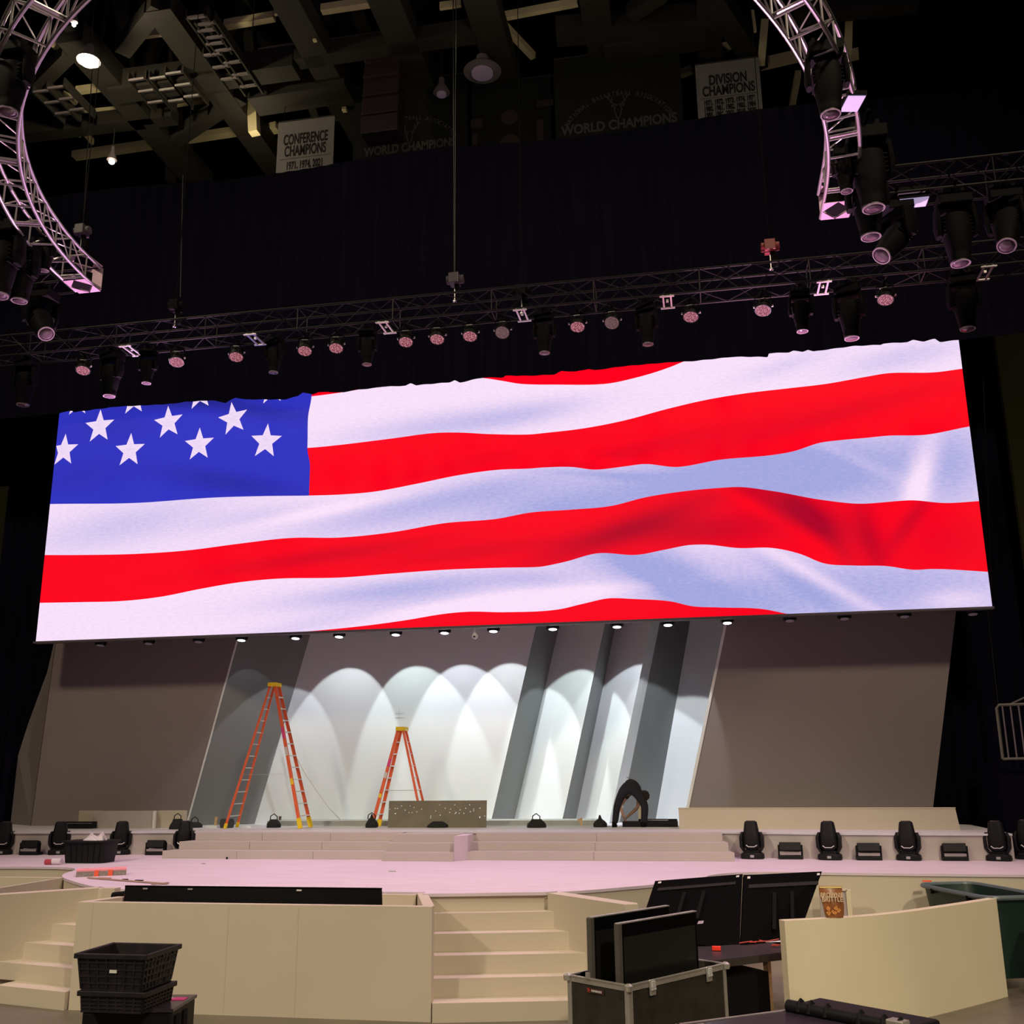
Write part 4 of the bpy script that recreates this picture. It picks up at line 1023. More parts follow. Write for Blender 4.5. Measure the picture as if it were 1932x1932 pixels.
t = thing('timber_offcut', 'short dark upright offcut between the tall ladder and the tool bag', 'offcut', at(531, 1556, z=U)+Vector((0, -.1, .001)))
MB().box((0, 0, .10), (.045, .05, .2)).build('block', mat('dark stained timber', (.09, .05, .05), .7), t)

# ------------------------------------------------------------------ things on the main deck
p0, p1 = at(113, 1629, z=h1), at(196, 1629, z=h1)
w_ = (p1.x-p0.x); t = thing('storage_tote', 'black ribbed plastic tote holding crumpled white paper on the deck', 'storage tote', ((p0.x+p1.x)/2, p0.y+.3, h1+.001))
ht = at(113, 1587, Y=p0.y).z-h1
b = MB(); b.loft([ring(0, 0, 0, w_/2*.93, .26, 24, 6), ring(0, 0, ht-.03, w_/2*1.03, .30, 24, 6)]); b.build('tub', 'black', t, smooth=True)
MB().loft([ring(0, 0, ht-.035, w_/2*1.08, .34, 24, 6), ring(0, 0, ht, w_/2*1.08, .34, 24, 6)]).build('rim', 'black', t)
r = MB()
for k in range(7): r.bar((-w_/2*.8+k*w_*.8/6.2, -.262, .02), (-w_/2*.86+k*w_*.86/6.0, -.297, ht-.05), .012, .008)
r.build('ribs', 'blackm', t)
t2 = thing('paper_bundle', 'crumpled white paper sheets sticking up out of the black tote', 'paper', ((p0.x+p1.x)/2+.05, p0.y+.3, h1+ht))
g = MB()
for (a, b_, c_) in (((-.2, 0, 0), (.0, .05, .0), (-.08, .03, .13)), ((-.1, -.05, 0), (.15, 0, 0), (-.02, -.02, .10)), ((.0, 0, 0), (.22, .05, 0), (.13, .03, .15)), ((.05, -.06, 0), (.2, -.05, 0), (.16, -.02, .12)), ((-.2, -.05, 0), (.1, -.1, 0), (-.05, -.05, .07))):
    g.slab([Vector(a)*1.1, Vector(b_)*1.1, Vector(c_)*1.1], (0, .02, .002))
g.build('sheets', 'paper', t2)
# bottle pack by the tote
p = at(93, 1632, z=h1); t = thing('water_bottles', 'small clear and red drinks bottles lying left of the black tote', 'bottles', (p.x, p.y+.05, h1))
MB().cyl((-.12, 0, .05), (.02, 0, .05), .05, n=12).build('red_bottle', mat('red label bottle', (.45, .05, .08), .3), t)
MB().cyl((.02, .02, .06), (.2, .03, .06), .06, n=12).build('clear_bottle', mat('clear plastic bottle', (.7, .62, .7), .15), t)
# wrapped bundle and sticks
p0, p1 = at(143, 1655, z=h1), at(238, 1651, z=h1); d = (p1-p0)
t = thing('wrapped_bundle', 'long bundle under coral wrap banded with orange tape at the left tip of the deck', 'bundle', (p0.x, p0.y, h1+.001), math.atan2(d.y, d.x)); ln = d.length
MB().box((ln/2, .12, .045), (ln, .24, .09)).build('bundle_core', mat('grey bundled battens', (.28, .24, .22), .7, noise=.3, nscale=30), t)
MB().box((ln/2+.0, .13, .10), (ln*1.0, .27, .025), rx=.04).build('wrap_sheet', 'pinktape', t)
for f in (.40, .68): MB().box((ln*f, .115, .046), (ln*.09, .255, .096)).build('tape_band', 'tape', t)
def stick(label, a, b, w_=.05, m='cardboard'):
    a, b = at(*a, z=h1+.01), at(*b, z=h1+.01); d = b-a
    o = thing('timber_strip', label, 'timber strip', a, math.atan2(d.y, d.x)); MB().box((d.length/2, 0, .006), (d.length, w_, .014)).build('strip', m, o); return o
stick('long thin brown batten lying in front of the wrapped bundle', (166, 1656.5), (316, 1668), .05)
stick('second thin brown batten lying across the end of the long batten', (286, 1669), (318, 1666), .04)
stick('short dark offcut lying in front of the wrapped bundle', (185, 1657), (208, 1657.5), .05)
stick('short dark offcut beyond the long batten', (231, 1660), (241, 1660), .05, 'rubber')
stick('short dark offcut above the black display', (256, 1661.5), (269, 1662), .05, 'rubber')
t = thing('tape_scrap', 'tiny dark scrap lying on the deck left of the centre', 'scrap', at(428, 1621, z=h1)); MB().cyl((0, 0, 0), (0, 0, .04), .02, n=8).build('scrap', 'rubber', t)
t = thing('tape_scrap', 'small pale green scrap lying on the deck in the middle', 'scrap', at(740, 1644.5, z=h1)); MB().box((0, 0, .006), (.11, .05, .012)).build('scrap', mat('pale green tape', (.30, .38, .30), .8), t)
t = thing('tape_scrap', 'small grey scrap lying on the deck left of the black display top', 'scrap', at(384, 1630, z=h1)); MB().box((0, 0, .006), (.07, .03, .012)).build('scrap', mat('grey tape', (.3, .28, .28), .8), t)
# ------------------------------------------------------------------ front counter box
bx = thing('counter_box', 'long cream open-topped counter box in front of the thrust, black display lying in it', 'counter', (-6.1, 13.42, 0))
xl, xr = -8.56, -3.60; cx = bx.location.x
MB().box(((xl+xr)/2-cx, .06, h1/2), (xr-xl, .12, h1)).build('front_panel', 'cream', bx)
MB().prism([(xr-cx-.15, .12), (xr-cx, .12), (xr-cx-.47, 1.50), (xr-cx-.62, 1.50)], .001, h1-.001).build('end_panel', 'cream', bx)
MB().box(((xl+xr)/2-cx, 1.46, h1/2-.01), (xr-xl-1.24, .08, h1-.02)).build('back_panel', 'cream', bx)
MB().prism([(xl-cx, .12), (xl-cx+.15, .12), (xl-cx+.62, 1.50), (xl-cx+.47, 1.50)], .001, h1-.001).build('end_panel', 'cream', bx)
MB().prism([(xl-cx+.16, .13), (xr-cx-.16, .13), (xr-cx-.63, 1.42), (xl-cx+.63, 1.42)], h1-.42, h1-.39).build('inner_floor', 'cream', bx)
M['fseam'] = mat('faint seam', (.55, .48, .38), .9)
for x in (427, 560, 168):
    gx = at(x, 1800, Y=13.42).x-cx; MB().box((gx, -.001, h1/2), (.008, .004, h1-.05)).build('seam', M['fseam'], bx)
gx = at(201, 1700, Y=14.3).x-cx; MB().box((gx, .98, h1-.10), (.20, .16, .36)).build('inner_block', 'cream', bx)
# black display lying in it
a0, a1 = at(236, 1673, Y=14.0), at(720, 1677, Y=14.0)
t = thing('flat_display', 'very wide black display panel leaning inside the cream counter box', 'display', (a0.x, 13.9, h1-.25))
w_ = a1.x-a0.x; zt_ = a1.z-(h1-.25)
q = [Vector((.05, 0, 0)), Vector((w_+.05, 0, 0)), Vector((w_, .10, zt_)), Vector((0, .10, zt_))]
MB().slab(q, (0, .03, -.04)).build('display_panel', 'screenb', t)
up = (q[3]-q[0]).normalized()
MB().bar(q[3]+Vector((0, .01, 0)), q[2]+Vector((0, .01, 0)), .03, .02).build('top_bezel', 'bezel', t)
for f in (.265, .69, .085):
    p = q[3]*(1-f)+q[2]*f-up*.035+Vector((0, -.012, .006)); MB().box(p, (.07, .012, .02), rx=-.1).build('bezel_mark', 'rimlit' if f != .69 else 'wlabel', t)
p = q[3]*.74+q[2]*.26+Vector((0, .0, .012)); 
t = thing('cable_loom', 'bundle of black cable with red wrap emerging left of the black display', 'cable', Vector((at(213, 1694, Y=14.15).x, 14.15, h1-.02)))
MB().tube([(0, 0, 0), (.2, .02, .02), (.5, .05, .0)], .07, 10).build('loom', 'rubber', t, smooth=True)
MB().cyl((.20, .02, .02), (.26, .02, .02), .075, n=12).build('wrap', 'redcable', t)

# ------------------------------------------------------------------ flared front stairs
def flared(label, mir, xi):
    """six risers up to the deck; outer ends follow the diagonal cheek wall. mir=1 right stair, -1 left stair"""
    t = thing('stage_stairs', label, 'stairs', (0, 0, 0))
    # right-hand coordinates in plan, mirrored around CX
    def W(x, y): return (x, y) if mir > 0 else (2*CX-x, y)
    ys_ = [13.38, 13.72, 14.02, 14.33, 14.62, 14.86]
    sl = .235
    for k in range(6):
        z0, z1 = k*h1/6, (k+1)*h1/6; y = ys_[k]
        # outer end along the cheek line (-2.32,15.07)->(-1.16,13.93)
        def hit(y0):
            x = xi
            for _ in range(40):
                yy_ = y0+(x-xi)*sl; x = -2.32+(15.07-yy_)*(1.16/1.14)
            return x
        xo = hit(y); 
        xk = xi if mir < 0 else -3.575-max(0, y-13.42)*.345
        pl = [W(xk, y+(xk-xi)*sl), W(xo, y+(xo-xi)*sl), W(-2.15, 15.15), W(xi if mir < 0 else -4.12, 15.1)]
        if k == 0: pl = [W(xk, y+(xk-xi)*sl), W(-1.75, y+(-1.75-xi)*sl), W(-2.0, 14.8), W(-2.15, 15.15), W(xi if mir < 0 else -4.12, 15.1)]
        if mir < 0: pl = pl[::-1]
        b = MB(); b.prism(pl, z0+(.001 if k else 0), z1-(.004 if k == 5 else 0)); b.build('step', 'cream', t)
    ck = [W(-2.36, 15.02), W(-1.19, 13.87), W(-1.03, 13.93), W(-1.05, 14.05), W(-2.2, 15.2)]
    if mir < 0: ck = ck[::-1]
    MB().prism(ck, 0, h1+.004).build('cheek_wall', 'cream', t)
    xq = xi if mir < 0 else -4.08
    rim = [W(xq, 14.80+(xq-xi)*.2), W(-2.40, 15.08), W(-2.25, 15.2), W(xq, 15.0)]
    if mir < 0: rim = rim[::-1]
    MB().prism(rim, h1-.03, h1+.012).build('top_nosing', 'deck', t)
    return t
flared('cream flared stairs climbing to the thrust right of the counter box', 1, -3.59)
flared('cream flared stairs climbing to the thrust left of the counter box', -1, -3.0)
# left open trough section beyond the left stairs
t = thing('scenery_trough', 'open cream trough section at the far left beyond the stairs', 'scenery', (-12.6, 16.6, 0))
MB().box((.05, .0, h1/2), (3.3, .1, h1-.01)).build('back_panel', 'cream', t)
MB().slab([(1.64, .05, 0), (1.60, -1.75, 0), (1.60, -1.75, h1-.01), (1.64, .05, h1-.01)], (.06, 0, 0)).build('end_panel', 'cream', t)

# ------------------------------------------------------------------ road case with two displays
zc = .95
C0, C1, C2 = at(1186, 1860, z=zc), at(1055, 1843, z=zc), at(1369, 1818, z=zc)
e2 = (C2-C0); L2 = e2.length; e2.normalize(); e1 = Vector((-e2.y, e2.x, 0)); L1 = (C1-C0).length
rz = math.atan2(e2.y, e2.x)
rc = thing('road_case', 'open dark road case with aluminium edging holding two flat displays', 'road case', (C0.x, C0.y, 0), rz)
zb = .12
sh = MB()
for c, d in (((L2/2, .012, (zc+zb)/2), (L2, .012, zc-zb)), ((L2/2, L1-.012, (zc+zb)/2), (L2, .012, zc-zb)), ((.012, L1/2, (zc+zb)/2), (.012, L1, zc-zb)), ((L2-.012, L1/2, (zc+zb)/2), (.012, L1, zc-zb)), ((L2/2, L1/2, zb), (L2, L1, .02))): sh.box(c, d)
sh.build('case_shell', 'caseb', rc)
ed = MB(); W2 = .055
for z in (zc-W2/2, zb+W2/2):
    ed.box((L2/2, .004, z), (L2, .012, W2)); ed.box((.004, L1/2, z), (.012, L1, W2)); ed.box((L2/2, L1-.004, z), (L2, .012, W2)); ed.box((L2-.004, L1/2, z), (.012, L1, W2))
for x in (0, L2):
    for y in (0, L1):
        s_ = 1 if x == 0 else -1; v_ = 1 if y == 0 else -1
        ed.box((x+s_*W2/2, y+v_*.004, (zc+zb)/2), (W2, .012, zc-zb)); ed.box((x+s_*.004, y+v_*W2/2, (zc+zb)/2), (.012, W2, zc-zb))
for d in (((L2/2, .006, zc), (L2, .03, .012)), ((.006, L1/2, zc), (.03, L1, .012)), ((L2/2, L1-.006, zc), (L2, .03, .012)), ((L2-.006, L1/2, zc), (.03, L1, .012))): ed.box(*d)
ed.build('edging', 'alu', rc)
for x in (0, L2):
    for y in (0, L1): MB().loft([ring(x, y, zc-.05, .04, .04, 12), ring(x, y, zc+.0, .045, .045, 12), ring(x, y, zc+.018, .02, .02, 12)]).build('ball_corner', 'alu', rc, smooth=True)
for x in (L2*.215, L2*.80):
    c = MB().box((x, -.012, zc-.06), (.095, .02, .15)).build('latch', 'alu', rc, bevel=.008)
    MB().box((x, -.030, zc-.03), (.05, .02, .06)).cyl((x-.03, -.03, zc-.075), (x+.03, -.03, zc-.075), .012, n=8).build('latch_clasp', 'rung', c)
for y in (L1*.7,): MB().box((-.012, y-.05, zc+.03), (.02, .05, .06)).build('rear_latch', 'alu', rc)
# name plate with the maker mark
pl = MB().box((-.006, L1*.53, zc-.105), (.006, .23, .045)).build('name_plate', mat('dark name plate', (.06, .02, .02), .5), rc)
g = MB(); 
for an in (40, 110, 180, 250, 320): g.bar((-.011, L1*.53+.085, zc-.105), (-.011, L1*.53+.085+.026*cos(radians(an)), zc-.105+.026*sin(radians(an))), .005, .004, up=(1, 0, 0))
g.build('plate_mark', 'redcable', pl)
tx = text('plate_lettering', 'CREATIVE', 'wlabel', (-.011, L1*.53+.045, zc-.118), .034, pl, rz=-pi/2, align='LEFT', ext=.001) if False else MB()
for k in range(7): tx.box((-.011, L1*.53+.04-k*.02, zc-.105), (.003, .012, .02))
tx.build('plate_lettering', 'wlabel', pl)
for k in range(4): MB().cyl((.1+(L2-.2)*(k % 2), .1+(L1-.2)*(k//2), 0), (.1+(L2-.2)*(k % 2), .1+(L1-.2)*(k//2), zb), .05, n=14).build('caster', 'rubber', rc)
M['rimdark2'] = mat('dark grey display side', (.09, .08, .07), .5)
def upright(label, x0, y0, wd, ht, light_left=True):
    t = thing('flat_display', label, 'display', (C0+e2*x0+e1*y0+Vector((0, 0, zb+.03-zc)))[:], rz)
    MB().box((wd/2, 0, ht/2), (wd, .055, ht)).build('display_panel', 'screenb', t, bevel=.006)
    MB().box((wd/2, -.032, ht/2-.03), (wd-.10, .008, ht-.20)).build('glass', mat('grey black glass', (.012, .012, .011), .25), t)
    MB().box((wd/2, 0, ht+.004), (wd+.01, .06, .010)).build('top_trim', 'alu', t)
    MB().box((.004, -.005, ht/2), (.05, .062, ht)).build('side_trim', 'rimdark2', t)
    return t
ttl = at(1143, 1746, Y=(C0+e1*.24+e2*.1).y); ttr = at(1314, 1724, Y=(C0+e1*.24+e2*1.2).y)
hz = (ttl.z+ttr.z)/2-(zb+.03)
upright('front black flat display standing upright in the road case', .16, .26, L2*.80, hz)
upright('rear black flat display standing behind the other in the road case', .14, .62, L2*.80, hz+.03, True)

# ------------------------------------------------------------------ table with two monitors seen from behind
T0, T1 = at(1318, 1818, z=.76), at(1492, 1797, z=.76)
d = T1-T0; L_ = d.length+.7; rzt = math.atan2(d.y, d.x)
tb = thing('work_table', 'dark work table behind the road case carrying displays and red cables', 'table', (T0.x-.1, T0.y, 0), rzt)
MB().box((L_/2-.15, .75, .745), (L_-.3, 1.5, .03)).build('tabletop', mat('dark tabletop', (.035, .03, .03), .35), tb)
MB().box((L_/2-.15, .01, .70), (L_-.3, .02, .06)).build('front_rail', 'caseb', tb)
for x, y in ((.1, .1), (L_*.60, .12), (.1, 1.4), (L_-.4, 1.4)):
    MB().box((x, y, .365), (.05, .09, .73)).build('leg', 'wood', tb)
MB().box((L_*.60-.11, .16, .24), (.10, .06, .48)).build('brace_block', mat('brown block', (.12, .08, .06), .7), tb)
MB().box((L_*.40, 1.1, .40), (1.5, .03, .55)).build('modesty_panel', 'blackm', tb)
def rear_display(label, ctl, ctr, cbl, cbr, Yt, Yb):
    a, b, c, e = at(*ctl, Y=Yt[0]), at(*ctr, Y=Yt[1]), at(*cbr, Y=Yb[1]), at(*cbl, Y=Yb[0])
    t = thing('flat_display', label, 'display', e); q = [p-e for p in (e, c, b, a)]
    nrm = (q[1]-q[0]).cross(q[3]-q[0]).normalized()
    if nrm.y < 0: nrm = -nrm
    MB().slab(q, nrm*.05).build('back_shell', 'bezel', t)
    ex, ez = (q[2]-q[3]), (q[0]-q[3])
    for f0, f1, g0, g1, m in ((.06, .94, .15, .20, 'rimdark'),):
        MB().slab([q[3]+ex*f0+ez*g0-nrm*.002, q[3]+ex*f1+ez*g0-nrm*.002, q[3]+ex*f1+ez*g1-nrm*.002, q[3]+ex*f0+ez*g1-nrm*.002], -nrm*.01).build('vent_strip', m, t)
    for f0 in (.04, .93): MB().slab([q[3]+ex*(f0)+ez*.03-nrm*.002, q[3]+ex*(f0+.035)+ez*.03-nrm*.002, q[3]+ex*(f0+.035)+ez*.06-nrm*.002, q[3]+ex*f0+ez*.06-nrm*.002], -nrm*.008).build('corner_mark', 'wlabel', t)
    for f0 in (.38, .60):
        MB().bar(q[3]+ex*f0+ez*.30-nrm*.02, q[3]+ex*(f0+.0)+ez*.80-nrm*.02, .05, .04).build('mount_rail', 'rubber', t)
        p = q[3]+ex*f0+ez*.55
        MB().bar(p, p+Vector((0, -.15, -.45)), .03, .03).build('support_strut', 'rubber', t)
    for f0, g0 in ((.62, .82), (.50, .86)): MB().slab([q[3]+ex*f0+ez*g0-nrm*.004, q[3]+ex*(f0+.06)+ez*g0-nrm*.004, q[3]+ex*(f0+.06)+ez*(g0+.05)-nrm*.004, q[3]+ex*f0+ez*(g0+.05)-nrm*.004], -nrm*.008).build('socket', 'rimlit', t)
    return t
M['rimdark'] = mat('dark grey vent strip', (.022, .021, .019), .7, spec=.1)
rear_display('left of two large displays standing on the table, seen from behind', (1236, 1662), (1401, 1649), (1200, 1770), (1395, 1790), (15.2, 15.9), (14.3, 14.75))
rear_display('right of two large displays standing on the table, seen from behind', (1404, 1651), (1551, 1644), (1398, 1790), (1505, 1772), (15.75, 16.3), (14.7, 15.3))
p = at(1490, 1780, z=.77)
t = thing('network_cables', 'tangle of red cables lying on the table under the displays', 'cables', p); g = MB()
for k in range(16):
    x, y = random.uniform(-.8, .75), random.uniform(-.35, .30); pts = [(x, y, .01)]
    for j_ in range(6): x += random.uniform(-.18, .18); y += random.uniform(-.12, .12); pts.append((x, y, .01+random.random()*.04))
    g.tube(pts, .007, 5)
g.build('cable_coils', 'redcable', t, smooth=True)
t = thing('plug_adaptor', 'small bright red adaptor on the left end of the table', 'adaptor', at(1352, 1793, z=.765)); MB().box((0, 0, .025), (.11, .06, .05)).build('adaptor_body', mat('bright red plastic', (.9, .04, .02), .4), t, bevel=.006)
p = at(1455, 1773, z=.765); t = thing('paper_sheet', 'pale sheet lying under the red cables on the table', 'paper', p); MB().box((0, 0, .003), (.7, .4, .006), rz=.3).build('sheet', 'paper', t)
p = at(1395, 1745, Y=14.5)
t = thing('packing_case', 'black packing case under the work table', 'case', (T0.x+.35, T0.y+.85, 0), rzt); MB().box((0, 0, .27), (.8, .6, .54)).build('case_body', 'blackm', t)

# ------------------------------------------------------------------ curved freestanding wall
zw = 1.24
tp = [at(x, y, z=zw) for x, y in ((1480, 1737.5), (1600, 1731), (1700, 1722), (1800, 1708), (1880, 1695.5))]
tp = [Vector((p.x, p.y, 0)) for p in tp]
fr = [Vector((.74, 13.2)), Vector((1.45, 13.35)), Vector((2.1, 13.75)), Vector((2.85, 14.45)), Vector((3.70, 15.62))]
def cat(P_, n):
    out = []; Q = [P_[0]*2-P_[1]]+P_+[P_[-1]*2-P_[-2]]
    for i in range(1, len(Q)-2):
        for k in range(n):
            t = k/n; a, b, c, d = Q[i-1], Q[i], Q[i+1], Q[i+2]
            out.append(.5*((2*b)+(c-a)*t+(2*a-5*b+4*c-d)*t*t+(3*b-3*c+d-a)*t**3))
    return out+[P_[-1]]
print('curved top', [tuple(round(v, 2) for v in p) for p in tp])
cv = cat([Vector((p.x, p.y)) for p in tp], 10)
thk = .13; inner = []
for i, p in enumerate(cv):
    dd = (cv[min(i+1, len(cv)-1)]-cv[max(i-1, 0)]).normalized(); inner.append(p+Vector((-dd.y, dd.x))*thk)
cw = thing('curved_wall', 'tall cream curved freestanding wall piece at the right foreground', 'scenery', (cv[0].x, cv[0].y, 0)); o0 = cv[0]
b = MB()
for i in range(len(cv)-1):
    b.add([(*(cv[i]-o0), .0), (*(cv[i+1]-o0), .0), (*(cv[i+1]-o0), zw), (*(cv[i]-o0), zw)], [(0, 1, 2, 3)])
    b.add([(*(inner[i]-o0), .0), (*(inner[i+1]-o0), .0), (*(inner[i+1]-o0), zw), (*(inner[i]-o0), zw)], [(3, 2, 1, 0)])
    b.add([(*(cv[i]-o0), zw), (*(cv[i+1]-o0), zw), (*(inner[i+1]-o0), zw), (*(inner[i]-o0), zw)], [(0, 1, 2, 3)])
for i in (0, -1): b.add([(*(cv[i]-o0), 0), (*(inner[i]-o0), 0), (*(inner[i]-o0), zw), (*(cv[i]-o0), zw)], [(0, 1, 2, 3)])
o = b.build('wall_body', 'cream2', cw, smooth=True)
# foil pouch on its top edge
pb = at(1579, 1732, z=zw); i_ = min(range(len(cv)), key=lambda i: (cv[i]-Vector((pb.x, pb.y))).length)
pc = (cv[i_]+inner[i_])/2
po = thing('snack_pouch', 'small brown foil snack pouch standing on the curved wall top', 'snack pouch', (pc.x, pc.y, zw+.001), .08)
sc_ = 14.1/1995; pw, ph = 39*sc_, 51*sc_
secs = []
for f, wx, dy in ((0, .72, .045), (.1, .80, .055), (.35, .88, .05), (.7, .96, .03), (.93, 1.0, .008), (1, 1.0, .004)):
    secs.append([Vector((x*pw/2*wx+(.0 if f > .4 else .02), s_*dy, f*ph)) for x, s_ in ((-1, -.3), (-.5, -1), (0, -1.1), (.5, -1), (1, -.3), (1, .3), (.5, 1), (0, 1.1), (-.5, 1), (-1, .3))])
MB().loft(secs).build('pouch_body', 'pouch', po, smooth=True)
MB().box((0, -.012, ph*.965), (pw*.96, .008, ph*.05)).build('gold_top_strip', mat('gold foil strip', (.75, .55, .22), .4), po)
text('brand_print', 'BROWNIE', 'cream_text', (0, -.054, ph*.66), .075, po, sx=.80, ext=.002)
text('brand_print', 'BRITTLE', 'cream_text', (0, -.062, ph*.52), .082, po, sx=.85, ext=.002)
g = MB()
for k in range(9): g.box((random.uniform(-.06, .07), -.062+random.random()*.004, ph*.12+random.random()*.10), (.045, .012, .03), ry=random.uniform(-1, 1))
g.build('biscuit_picture', mat('orange brown biscuit print', (.55, .22, .06), .35, noise=.5, nscale=60), po)
# framed access panel in the fascia behind
p0, p1 = at(1540, 1678, z=1.0), at(1603, 1676, z=1.0)
a, b_ = at(1545, 1678, Y=17.9), at(1597, 1678, Y=17.9); c_ = at(1603, 1737, Y=17.9)
t = thing('leaning_board', 'grey panel with a pale edge leaning on the deck fascia behind the snack pouch', 'panel', (a.x, 17.85, 0))
MB().box(((b_.x-a.x)/2, .05, a.z/2), (b_.x-a.x, .04, a.z)).build('panel_board', mat('grey unpainted panel', (.36, .31, .30), .8), t)
MB().box((b_.x-a.x+.02, .03, a.z/2), (.07, .06, a.z)).box(((b_.x-a.x)/2, .03, a.z), (b_.x-a.x, .06, .03)).build('edge_strip', 'cream2', t)

# ------------------------------------------------------------------ green bins
def bin_(label, x0, y0, wd, dp, ht, rz, grp=None):
    t = thing('wheeled_bin', label, 'wheeled bin', (x0, y0, 0), rz, grp)
    o_, i_2 = [], []
    R = [ring(0, 0, .14, wd/2*.74, dp/2*.78, 28, 7), ring(0, 0, ht-.04, wd/2*.95, dp/2*.94, 28, 7), ring(0, 0, ht-.02, wd/2*.92, dp/2*.90, 28, 7), ring(0, 0, .3, wd/2*.72, dp/2*.74, 28, 7)]
    b = MB(); b.loft(R); b.build('tub', 'green', t, smooth=True)
    rm = MB(); rr = ring(0, 0, ht-.02, wd/2*.98, dp/2*.98, 36, 7); rm.tube(rr+[rr[0]], .035, 8); rm.build('rim', mat('grey green bin rim', (.10, .13, .14), .35), t, smooth=True)
    for x, y in ((-.35, -.3), (.35, -.3), (-.35, .3), (.35, .3)): MB().cyl((x*wd, y*dp-.03, .07), (x*wd, y*dp+.03, .07), .07, n=14).build('wheel', 'rubber', t)
    for s_ in (-1, 1): MB().cyl((s_*.25*wd, -dp*.5, ht-.1), (s_*.25*wd, -dp*.5, ht-.03), .03, n=8).build('lifting_lug', 'rubber', t)
    return t
a, b_ = at(1714, 1664, z=1.16), at(1915, 1678, z=1.16)
print('bin', a, b_)
bin_('dark green wheeled bin behind the curved wall, in front of the deck fascia', 3.78, 17.12, 1.9, .95, 1.24, -1.24, None)
bin_('dark green wheeled bin cut by the right frame edge', 5.85, 16.6, 1.5, 1.0, 1.17, .06, None)
t = thing('tape_tab', 'small orange tag on the rim of the left green bin', 'tag', Vector((3.22, 18.02, 1.26))); MB().box((0, 0, 0), (.13, .05, .02)).build('tab', 'tape', t)
bk = thing('black_locker', 'black case standing between the green bin and the curved wall end', 'case', (4.45, 15.75, 0)); MB().box((0, 0, .52), (.50, .5, 1.04)).build('case_body', mat('brown black casing', (.02, .012, .010), .5), bk); 
for x in (-.2, .2): MB().cyl((x-.02, -.2, .05), (x+.02, -.2, .05), .05, n=12).build('caster', 'rubber', bk)

# ------------------------------------------------------------------ crates in the left foreground
def crate(label, c, wd, dp, ht, rz, slots=True, nm='stacking_crate', tapr=.88):
    t = thing(nm, label, 'crate', c, rz)
    b = MB(); x, y = wd/2, dp/2; k = tapr; T_ = .012
    def qd(zf): s_ = k+(1-k)*zf; return [(-x*s_, -y*s_), (x*s_, -y*s_), (x*s_, y*s_), (-x*s_, y*s_)]
    lo, hi = qd(0), qd(1)
    for i in range(4):
        a, a2 = lo[i], lo[(i+1) % 4]; h_, h2 = hi[i], hi[(i+1) % 4]
        nx_ = 7 if i % 2 == 0 else 9; nz_ = 5
        if slots and i in (1, 0):
            def pt(u, v): 
                p = Vector((a[0]+(a2[0]-a[0])*u, a[1]+(a2[1]-a[1])*u, 0)); q_ = Vector((h_[0]+(h2[0]-h_[0])*u, h_[1]+(h2[1]-h_[1])*u, 0)); r_ = p.lerp(q_, v); return Vector((r_.x, r_.y, ht*v))
            nn = Vector((0, -1, 0)) if i == 0 else Vector((1, 0, 0))
            for u in range(nx_+1): b.bar(pt(u/nx_, .06), pt(u/nx_, .94), .022, .018)
            for v in range(nz_+1): b.bar(pt(0, .04+.92*v/nz_), pt(1, .04+.92*v/nz_), .018, .02)
            for u in range(nx_):
                for v in range(nz_):
                    if (u*7+v*5) % 3 == 0 or i == 0: b.slab([pt(u/nx_, .04+.92*v/nz_), pt((u+1)/nx_, .04+.92*v/nz_), pt((u+1)/nx_, .04+.92*(v+1)/nz_), pt(u/nx_, .04+.92*(v+1)/nz_)], -nn*.006)
        else:
            b.slab([(*a, 0), (*a2, 0), (*h2, ht), (*h_, ht)], Vector((-(a[0]+a2[0]), -(a[1]+a2[1]), 0)).normalized()*T_)
    b.slab([(*p, 0) for p in lo], (0, 0, .012))
    b.build('crate_body', 'crate', t)
    r = MB(); 
    for s_ in (-1, 1):
        r.box((0, s_*(y+.005), ht-.02), (wd+.07, .035, .05)); r.box((s_*(x+.02), 0, ht-.02), (.035, dp+.05, .05))
    r.build('rim', 'crate', t, bevel=.006)
    return t
# base case, lower crate and top crate, all turned alike
zc1, zc2 = .63, 1.20
A_, B_, C_ = at(150, 1904, z=zc1), at(325, 1904, z=zc1), at(374, 1876, z=zc1)
rzc = math.atan2((B_-A_).y, (B_-A_).x); wd_ = (B_-A_).length; dp_ = (C_-B_).length
cc = (A_+C_)/2; print('case', wd_, dp_, cc, rzc)
bc = thing('equipment_case', 'black lidded case under the two stacked crates in the left foreground', 'case', (cc.x, cc.y, 0), rzc)
MB().box((0, 0, .30), (wd_-.03, dp_-.03, .60)).build('case_body', 'black', bc, bevel=.02)
MB().box((0, 0, .613), (wd_, dp_, .034)).build('lid', 'purplelid', bc, bevel=.008)
for y in (-.22, .02): MB().box((wd_/2-.005, y*dp_*1.3, .33), (.02, .12, .44)).build('side_rib', 'blackm', bc, bevel=.006)
L1_ = at(338, 1884, z=zc1+.005); lm = Matrix.Rotation(-rzc, 3, 'Z') @ (L1_-Vector((cc.x, cc.y, L1_.z)))
lb = MB().box((lm.x, lm.y, .633), (.15, .13, .006)).build('address_label', 'label', bc); lb['label'] = 'pink label'
MB().box((lm.x-.13, lm.y, .633), (.09, .13, .006)).build('address_label', 'wlabel', bc)
MB().box((wd_/2+.006, -.18*dp_, .16), (.006, .12, .14)).build('address_label', 'wlabel', bc)
A_, B_, C_ = at(136, 1800, z=zc2), at(262, 1803, z=zc2), at(347, 1781, z=zc2)
rz2 = math.atan2((B_-A_).y, (B_-A_).x); w2_ = (B_-A_).length; d2_ = (C_-B_).length*.9
